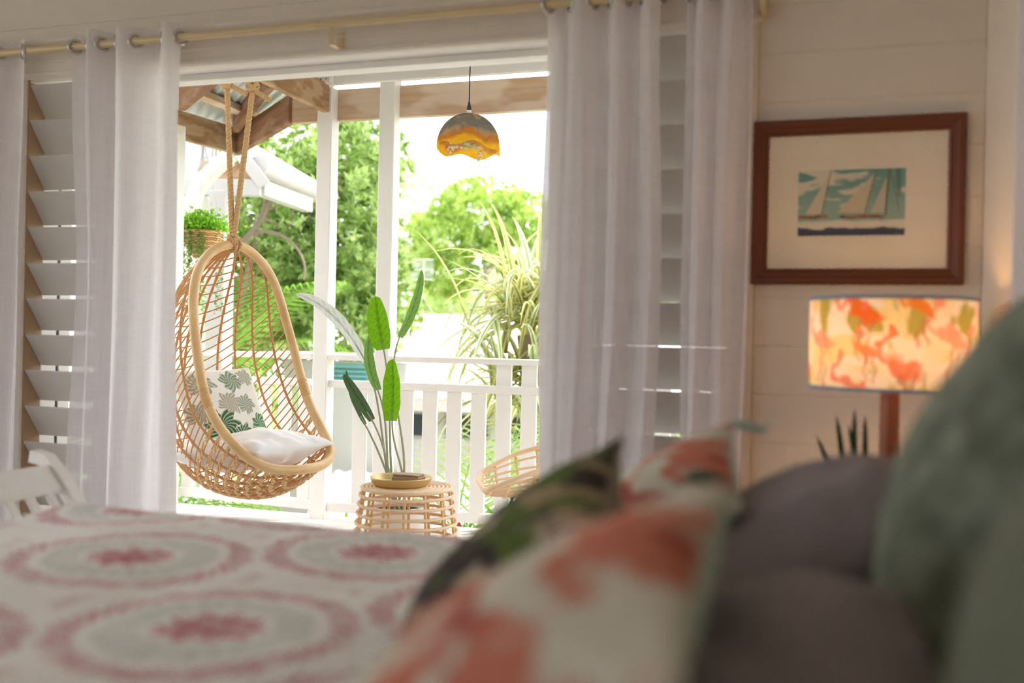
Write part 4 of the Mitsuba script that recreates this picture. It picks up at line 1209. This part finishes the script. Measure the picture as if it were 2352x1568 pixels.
sd = thing('white_shed', 'small white shed with teal louvres seen beside the first post', 'shed')
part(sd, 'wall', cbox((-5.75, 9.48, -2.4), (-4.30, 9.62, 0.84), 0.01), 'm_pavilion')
for k in range(4):
    part(sd, 'louvre', beam((-5.20, 9.46, 0.645 + 0.05 * k), (-4.72, 9.46, 0.645 + 0.05 * k), 0.05, 0.02, 0.002, up=(0, -0.5, 0.8)), 'm_teal', label='teal louvre slat')
part(sd, 'roof_sheet', beam((-5.9, 9.55, 0.90), (-4.2, 9.55, 0.90), 0.5, 0.05), 'm_roof_white')
lp_ = thing('low_roof', 'low white lean-to roof just below the railing', 'roof')
part(lp_, 'sheet', roof_quad((-4.6, 7.2, -1.05), (0.8, 7.9, -1.05), (0.5, 10.2, -0.30), (-5.0, 9.3, -0.30), 40), 'm_roof_white', 60)
part(lp_, 'gutter', beam((-4.65, 7.15, -1.10), (0.85, 7.86, -1.10), 0.10, 0.10, 0.02), 'm_outside_white')
for x, y in ((-4.4, 7.3), (-2.2, 7.6), (0.4, 7.9)):
    part(lp_, 'post', cbox((x, y, -2.4), (x + 0.1, y + 0.1, -1.1)), 'm_outside_white')

# television aerial on the neighbour's roof
an = thing('roof_aerial', 'white grid television aerial on a stayed mast above the neighbouring roof', 'aerial')
MB = np.array([-5.62, 12.90, 0.75])
part(an, 'mast', tube([MB, MB + [0, 0, 1.42]], 0.020, 8), 'm_galv', True)
for dx, dy in ((0.42, 0.25), (-0.3, 0.5)):
    part(an, 'stay', tube([MB + [0, 0, 0.95], MB + [dx, dy, 0.12 + dy * 0.2]], 0.009, 6), 'm_galv', True)
for k in range(17):
    part(an, 'wire', tube([MB + [-0.165 + k * 0.0205, -0.03, 1.16], MB + [-0.165 + k * 0.0205, -0.03, 1.46]], 0.0036, 5), 'm_galv', True)
for z in (1.17, 1.31, 1.45):
    part(an, 'cross_bar', tube([MB + [-0.17, -0.03, z], MB + [0.17, -0.03, z]], 0.007, 5), 'm_roof_white', True)

# ---------------------------------------------------------------- hanging basket
hb = thing('hanging_basket', 'wicker hanging basket with bright trailing greenery left of the chair', 'hanging basket')
HB = np.array([-4.33, 6.02, 1.80])
part(hb, 'basket', lathe([(0.0, -0.16), (0.05, -0.155), (0.10, -0.09), (0.140, 0.03), (0.145, 0.035), (0.135, 0.03), (0, 0.0)], 36, HB), 'm_rattan_dark', 40, label='brown wicker basket')
for k in range(12):
    z = -0.15 + k * 0.0155
    r = np.interp(z, [-0.16, -0.155, -0.09, 0.03], [0.03, 0.055, 0.104, 0.146])
    aa_ = np.linspace(0, 2 * np.pi, 49)[:-1]
    part(hb, 'wicker_ring', tube(HB + np.stack([r * np.cos(aa_), r * np.sin(aa_), z + 0.003 * np.sin(aa_ * 12)], 1), 0.0055, 6, closed=True), 'm_rattan_pole' if k % 2 else 'm_rattan_dark', True)
for q in range(3):
    an_ = q * 2.09 + 0.3
    part(hb, 'chain', tube([HB + [0.14 * math.cos(an_), 0.14 * math.sin(an_), 0.03], HB + [0, 0.0, 0.66]], 0.0022, 5), 'm_galv', True)
rs = np.random.default_rng(17)
n = 1500
pos_ = HB + np.stack([rs.normal(0, 0.09, n) - 0.02, rs.normal(0, 0.09, n), 0.035 + np.abs(rs.normal(0, 0.055, n))], 1)
m, c = leaf_cloud(pos_, rs.normal(size=(n, 3)) + [0, 0, 0.5], 0.035, 0.022, greens(rs, n, (0.16, 0.42, 0.02), (0.36, 0.62, 0.08)), rs)
part(hb, 'foliage', m, 'm_leaf', color=c, kind='stuff', label='bright green bushy leaves')
for q in range(20):
    an_ = -1.2 + rs.normal(0, 0.9) - 0.5
    L = rs.uniform(0.25, 0.72)
    k = int(L * 170)
    s_ = rs.random(k)
    r_ = 0.15 + 0.02 * rs.random()
    pos_ = HB + np.stack([r_ * math.cos(an_) * 1.05 - 0.02 + rs.normal(0, 0.006, k), r_ * math.sin(an_) + rs.normal(0, 0.006, k), 0.03 - s_ * L], 1)
    m, c = leaf_cloud(pos_, rs.normal(size=(k, 3)) + [0, 0, -0.6], 0.022, 0.012, greens(rs, k, (0.10, 0.22, 0.05), (0.25, 0.42, 0.12)), rs)
    part(hb, 'trailing_stem', m, 'm_leaf', color=c, kind='stuff')


# ---------------------------------------------------------------- trees
def branchy(root, top, r0, rs, n_br, spread, wig=0.06):
    root, top = np.asarray(root, float), np.asarray(top, float)
    L = np.linalg.norm(top - root)
    path = spline([root, root * 0.6 + top * 0.4 + rs.normal(size=3) * wig * L, top], 14)
    out = [('trunk', tube(path, np.linspace(r0, r0 * 0.35, 14), 8))]
    tips = [top]
    for _ in range(n_br):
        k = rs.integers(5, 13)
        d = unit(rs.normal(size=3) * [1, 1, 0.5] + [0, 0, 0.35])
        e = path[k] + d * spread * rs.uniform(0.6, 1.1)
        q = spline([path[k], (path[k] + e) / 2 + rs.normal(size=3) * 0.07 * spread, e], 9)
        out.append(('branch', tube(q, np.linspace(r0 * 0.38, r0 * 0.10, 9), 6)))
        tips.append(e)
        for _ in range(2):
            e2 = e + unit(rs.normal(size=3)) * spread * 0.45
            q = spline([q[5], (q[5] + e2) / 2 + rs.normal(size=3) * 0.04 * spread, e2], 7)
            out.append(('branch', tube(q, np.linspace(r0 * 0.16, r0 * 0.06, 7), 5)))
            tips.append(e2)
            q = spline([path[k], (path[k] + e) / 2 + rs.normal(size=3) * 0.07 * spread, e], 9)
    return out, np.array(tips)


def tree(name, label, root, top, r0, blobs, n_leaf, size, ga, gb, seed, n_br=8, spread=1.2, bark='m_bark', trans='m_leaf', rosette=7, group=None, aspect=0.42, up=0.3):
    """A tree: trunk, branches and a crown of leaf rosettes filling ellipsoid blobs ((x, y, z), (rx, ry, rz), weight)."""
    rs = np.random.default_rng(seed)
    t = thing(name, label, 'tree' if 'tree' in name or 'gum' in name else 'shrub', group)
    br, tips = branchy(root, top, r0, rs, n_br, spread)
    for nm, m in br:
        part(t, nm, m, bark, True)
    wts = np.array([b[2] for b in blobs], float)
    which = rs.choice(len(blobs), n_leaf // rosette, p=wts / wts.sum())
    C_ = np.array([b[0] for b in blobs])[which]
    R_ = np.array([b[1] for b in blobs])[which]
    d = unit(rs.normal(size=(len(which), 3)))
    c0 = C_ + d * R_ * rs.uniform(0.35, 1.0, (len(which), 1)) ** 0.6
    lump = meshkit.fbm(c0 / np.mean(R_) * 2.6, 2, seed)
    keep = lump > 0.40
    c0, d = c0[keep], d[keep]
    n = len(c0)
    pos = np.repeat(c0, rosette, 0)
    axis = unit(np.repeat(d * 0.5 + [0, 0, up], rosette, 0) + rs.normal(size=(n * rosette, 3)) * 0.8)
    tone = np.repeat(rs.random(n), rosette)[:, None]
    colr = np.clip((np.asarray(ga) * (1 - tone) + np.asarray(gb) * tone) * (1 + 0.14 * rs.normal(size=(n * rosette, 1))), 0.01, 0.92)
    m, c = leaf_cloud(pos, axis, size * rs.uniform(0.7, 1.2, n * rosette), size * aspect, colr, rs)
    part(t, 'foliage', m, trans, color=c, kind='stuff')
    return t


tree('umbrella_tree', 'large glossy tree close behind the first post, leaves in rosettes', (-6.2, 10.9, -2.3), (-5.9, 10.9, 2.9), 0.12,
     [((-6.1, 10.7, 2.6), (1.0, 0.9, 1.0), 3), ((-5.75, 11.0, 2.0), (0.7, 0.8, 0.9), 2.2), ((-6.9, 10.9, 1.8), (0.9, 0.8, 0.9), 2), ((-5.9, 11.2, 3.3), (0.75, 0.9, 0.6), 1.6), ((-5.7, 10.8, 1.35), (0.7, 0.6, 0.55), 1.5)],
     19000, 0.125, (0.17, 0.29, 0.06), (0.54, 0.70, 0.28), 41, 9, 0.9)
tree('leafy_tree', 'dense green tree behind the egg chair with bare twisting branches', (-7.4, 10.4, -2.3), (-6.4, 10.2, 2.9), 0.07,
     [((-7.0, 11.3, 2.2), (1.3, 0.8, 1.2), 3), ((-6.2, 11.6, 1.5), (1.2, 0.7, 0.9), 2.4), ((-7.7, 11.2, 1.3), (1.1, 0.8, 1.0), 2), ((-6.6, 11.2, 3.3), (1.2, 0.8, 0.6), 1.3)],
     19000, 0.10, (0.15, 0.25, 0.04), (0.54, 0.68, 0.20), 42, 10, 1.0)
tree('round_tree', 'bright lime round topped tree in the distance under the pendant lamp', (-6.6, 18.8, -2.2), (-6.9, 18.8, 2.9), 0.13,
     [((-6.9, 18.8, 3.6), (1.1, 0.9, 0.75), 3), ((-7.7, 18.7, 3.1), (0.8, 0.8, 0.7), 2), ((-6.1, 18.9, 3.5), (0.7, 0.8, 0.55), 1.6), ((-6.3, 18.9, 2.9), (0.7, 0.8, 0.45), 1.0), ((-7.6, 18.6, 2.4), (0.7, 0.7, 0.5), 1.4)],
     20000, 0.12, (0.34, 0.52, 0.08), (0.68, 0.82, 0.28), 43, 8, 1.1, bark='m_bark_pale')
for k, (x, y, z, r, h, a_, b_, lab, sz) in enumerate([  # leaf greens are paled here in place of distance haze
        (-9.75, 21.0, 3.7, 1.15, 2.4, (0.52, 0.62, 0.32), (0.80, 0.86, 0.60), 'feathery tree with haze put into its pale green beyond the white roof, right of the second post', 0.13),
        (-8.3, 22.5, 1.9, 1.9, 1.6, (0.42, 0.60, 0.18), (0.72, 0.84, 0.40), 'light green tree beyond the white roof, under the lime tree', 0.14),
        (-11.6, 20.0, 2.0, 1.6, 2.0, (0.46, 0.56, 0.26), (0.78, 0.84, 0.54), 'straggly tree with haze put into its pale green seen between the two posts', 0.13),
        (-6.0, 23.5, 2.3, 2.0, 1.6, (0.38, 0.56, 0.18), (0.68, 0.80, 0.38), 'soft green tree in the distance above the striped plant', 0.14),
        (-14.0, 22.0, 3.4, 2.4, 2.6, (0.30, 0.48, 0.10), (0.60, 0.76, 0.28), 'tall green tree in the distance behind the first post', 0.15),
        (-9.6, 25.0, 1.4, 2.4, 1.5, (0.44, 0.58, 0.24), (0.74, 0.84, 0.48), 'distant green tree low behind the aerial', 0.15)]):
    q = [1.2, 1.0, 1.0, 1.2, 1.5, 1.22][k]
    x, y, z, r, h, sz = x * q, y * q, 1.12 + (z - 1.12) * q, r * q, h * q, sz * q ** 0.5
    tree('garden_tree', lab, (x, y, -2.2), (x, y, z), 0.13, [((x, y, z), (r, r * 0.7, h * 0.6), 3), ((x + r * 0.6, y, z - h * 0.45), (r * 0.8, r * 0.6, h * 0.5), 2), ((x - r * 0.6, y, z - h * 0.5), (r * 0.8, r * 0.6, h * 0.55), 2)],
         15000, sz, a_, b_, 60 + k, 8, 1.0, bark='m_bark_pale', rosette=5)
BOUGHS = [[(-5.95, 8.89, 2.02), (-5.79, 8.94, 2.21), (-5.69, 8.97, 2.39), (-5.60, 9.0, 2.53)], [(-5.83, 8.93, 2.14), (-5.64, 8.99, 2.17), (-5.47, 9.04, 2.1), (-5.34, 9.09, 1.95), (-5.3, 9.1, 1.68)], [(-5.73, 8.96, 2.34), (-5.62, 8.99, 2.42), (-5.47, 9.04, 2.45), (-5.36, 9.08, 2.43)]]
for k, pts in enumerate(BOUGHS):
    part('leafy_tree', 'bough', tube(spline(pts, 20), np.linspace((0.036, 0.020, 0.014)[k], (0.028, 0.010, 0.008)[k], 20), 8), 'm_bark', True, label='bare grey bough')

# ---------------------------------------------------------------- variegated pandanus by the railing
pd = thing('pandanus', 'big striped yellow and green pandanus outside the railing', 'plant')
rs = np.random.default_rng(77)
hub = np.array([-2.27, 7.15, 1.15])
part(pd, 'trunk', tube(spline([(-2.0, 7.2, -2.3), (-2.1, 7.2, -0.5), hub], 14), np.linspace(0.09, 0.06, 14), 9), 'm_bark', True)


def blade(base, d, L, w, droop, rs, n=10):
    """Long striped leaf: cream edges, green middle, arching over."""
    d = unit(d)
    out = unit(np.array([d[0], d[1], 0]) + 1e-6)
    u, v, f = grid(n, 5)
    un = np.linspace(0, 1, n)
    # integrate a direction that bends down
    ang0 = math.asin(np.clip(d[2], -1, 1))
    ang = ang0 - droop * un ** 1.5
    stp = np.stack([np.cos(ang)[:, None] * out], 0)[0] + np.sin(ang)[:, None] * np.array([0, 0, 1.0])
    c = base + np.vstack([[0, 0, 0], np.cumsum(stp[:-1] * L / (n - 1), 0)])
    side = unit(np.cross(stp, np.array([0, 0, 1.0])) + rs.normal(size=3) * 0.15)
    nor = np.cross(side, stp)
    wd = w * np.clip(1.1 - un ** 2.2 * 1.08, 0.03, 1)
    s = np.array([-1, -0.55, 0, 0.55, 1])
    P = c[:, None] + side[:, None] * (s[None, :, None] * wd[:, None, None] / 2) + nor[:, None] * (np.abs(s)[None, :, None] * wd[:, None, None] * 0.22)
    return P.reshape(-1, 3), f


ye, gr_ = np.array([0.80, 0.75, 0.38]), np.array([0.17, 0.30, 0.05])
for k in range(290):
    th_ = rs.uniform(0, 2 * np.pi)
    el = rs.uniform(-0.5, 1.35)
    d = np.array([math.cos(th_) * math.cos(el), math.sin(th_) * math.cos(el), math.sin(el)])
    b0 = hub + rs.normal(size=3) * [0.11, 0.11, 0.12] + [0, 0, 0.22 - 0.62 * (k % 2)]
    m = blade(b0, d, rs.uniform(0.5, 1.0), rs.uniform(0.036, 0.060), rs.uniform(0.5, 2.0), rs)
    yv = ye * (0.8 + 0.3 * rs.random()) if rs.random() < 0.75 else np.array([0.78, 0.80, 0.62])
    if rs.random() < 0.04:
        yv = np.array([0.38, 0.20, 0.09])
    cols = np.stack([yv, yv, gr_ * (0.7 + 0.6 * rs.random()), yv, yv * 0.95])
    part(pd, 'leaf', m, 'm_leaf', True, color=np.clip(np.tile(cols, (10, 1)), 0, 0.95))

# ---------------------------------------------------------------- palms and low plants outside the railing


def palm(label, base, nf, L, seed, col, el=(0.5, 1.3), spread=(0, 6.28), droop=1.3):
    t = thing('palm', label, 'palm')
    rs = np.random.default_rng(seed)
    for q in range(nf):
        az = rs.uniform(*spread)
        e0 = rs.uniform(*el)
        Lf = L * rs.uniform(0.75, 1.1)
        n = 26
        un = np.linspace(0, 1, n)
        ang = e0 - droop * un ** 1.4
        o = np.array([math.cos(az), math.sin(az), 0])
        stp = np.cos(ang)[:, None] * o + np.sin(ang)[:, None] * np.array([0, 0, 1.0])
        c = np.asarray(base) + np.vstack([[0, 0, 0], np.cumsum(stp[:-1] * Lf / (n - 1), 0)])
        fr = part(t, 'frond', tube(c, np.linspace(0.010, 0.003, n), 5), 'm_leaf_thick', True, color=np.tile([np.asarray(col) * 0.9], (n * 5 + 2, 1)))
        sd_ = np.cross(o, [0, 0, 1.0])
        vs, fs, k0 = [], [], 0
        for i in range(4, n):
            for sg in (-1, 1):
                ln = Lf * 0.42 * math.sin(math.pi * (0.12 + 0.85 * un[i])) ** 0.8
                dd = unit(sd_ * sg + stp[i] * 0.75 + np.array([0, 0, -0.12]))
                ww = unit(np.cross(dd, np.cross(dd, stp[i]) + 1e-6)) * 0.011
                p0, p1, p2 = c[i], c[i] + dd * ln * 0.5, c[i] + dd * ln + np.array([0, 0, -0.18 * ln])
                vs += [p0 - ww * 0.4, p0 + ww * 0.4, p1 + ww, p1 - ww, p2]
                fs += [[k0, k0 + 1, k0 + 2], [k0, k0 + 2, k0 + 3], [k0 + 3, k0 + 2, k0 + 4]]
                k0 += 5
        cc = np.clip(np.asarray(col) * (0.8 + 0.4 * rs.random()), 0, 1)
        part(fr, 'leaflets', (np.array(vs), np.array(fs)), 'm_leaf', color=np.tile([cc], (len(vs), 1)), kind='stuff')
    return t


palm('light green palm rising behind the railing right of the leafy plant', (-2.55, 6.35, -0.9), 9, 1.9, 5, (0.46, 0.64, 0.24), (0.9, 1.45), (-0.6, 2.2), 1.0)
palm('young palm below the railing behind the cane table', (-3.1, 6.2, -1.0), 8, 1.3, 6, (0.26, 0.44, 0.14), (0.7, 1.4))
palm('dark green palm outside the left louvre window', (-4.9, 4.9, -0.9), 10, 2.2, 8, (0.16, 0.34, 0.07), (0.7, 1.4))
palm('tall palm behind the white pavilion post', (-6.3, 9.0, 0.6), 9, 1.8, 9, (0.24, 0.46, 0.08), (0.3, 1.3))


def strap_plant(label, base, n, L, w, seed, cols):
    t = thing('strap_leaf_plant', label, 'plant')
    rs = np.random.default_rng(seed)
    for k in range(n):
        az = rs.uniform(0, 6.28)
        el = rs.uniform(0.5, 1.45)
        d = np.array([math.cos(az) * math.cos(el), math.sin(az) * math.cos(el), math.sin(el)])
        m = blade(np.asarray(base) + rs.normal(size=3) * [0.14, 0.10, 0.04], d, L * rs.uniform(0.7, 1.2), w * rs.uniform(0.8, 1.2), rs.uniform(0.4, 1.4), rs)
        c_ = np.asarray(cols[rs.integers(len(cols))]) * (0.8 + 0.4 * rs.random())
        part(t, 'leaf', m, 'm_leaf', True, color=np.clip(np.tile([c_], (50, 1)), 0, 0.95))
    return t


G3 = [(0.20, 0.42, 0.05), (0.34, 0.56, 0.10), (0.12, 0.28, 0.05)]
strap_plant('lime and dark red strap leaved plant under the rail, left of the armchair leg', (-1.85, 5.85, -0.55), 46, 0.75, 0.045, 11, G3 + [(0.30, 0.05, 0.04)])
strap_plant('green strap leaved plant under the rail below the armchair', (-1.35, 5.80, -0.50), 40, 0.7, 0.045, 12, G3)
strap_plant('low strap leaved plant under the rail below the egg chair', (-3.3, 5.95, -0.65), 44, 0.65, 0.04, 13, G3 + [(0.40, 0.16, 0.16)])
strap_plant('strap leaved plant under the rail behind the cane table', (-2.6, 5.9, -0.65), 40, 0.7, 0.04, 14, G3)
strap_plant('leafy strap plant outside the right louvre window', (-0.6, 5.9, -0.4), 44, 1.3, 0.05, 15, G3)
for k, (x, y, z, lab) in enumerate([(-3.15, 6.9, -0.55, 'fine leaved green shrub behind the railing left of the cane table'), (-1.3, 6.6, -0.7, 'green shrub behind the railing beside the armchair'), (-5.2, 6.6, -0.3, 'dark leafy shrub at the left end of the railing')]):
    tree('garden_shrub', lab, (x, y, -2.3), (x, y, z), 0.04, [((x, y, z), (0.38, 0.3, 0.55), 1), ((x + 0.2, y, z - 0.5), (0.4, 0.3, 0.4), 1)], 5000, 0.06, (0.10, 0.26, 0.04), (0.36, 0.58, 0.14), 80 + k, 6, 0.4, rosette=5)
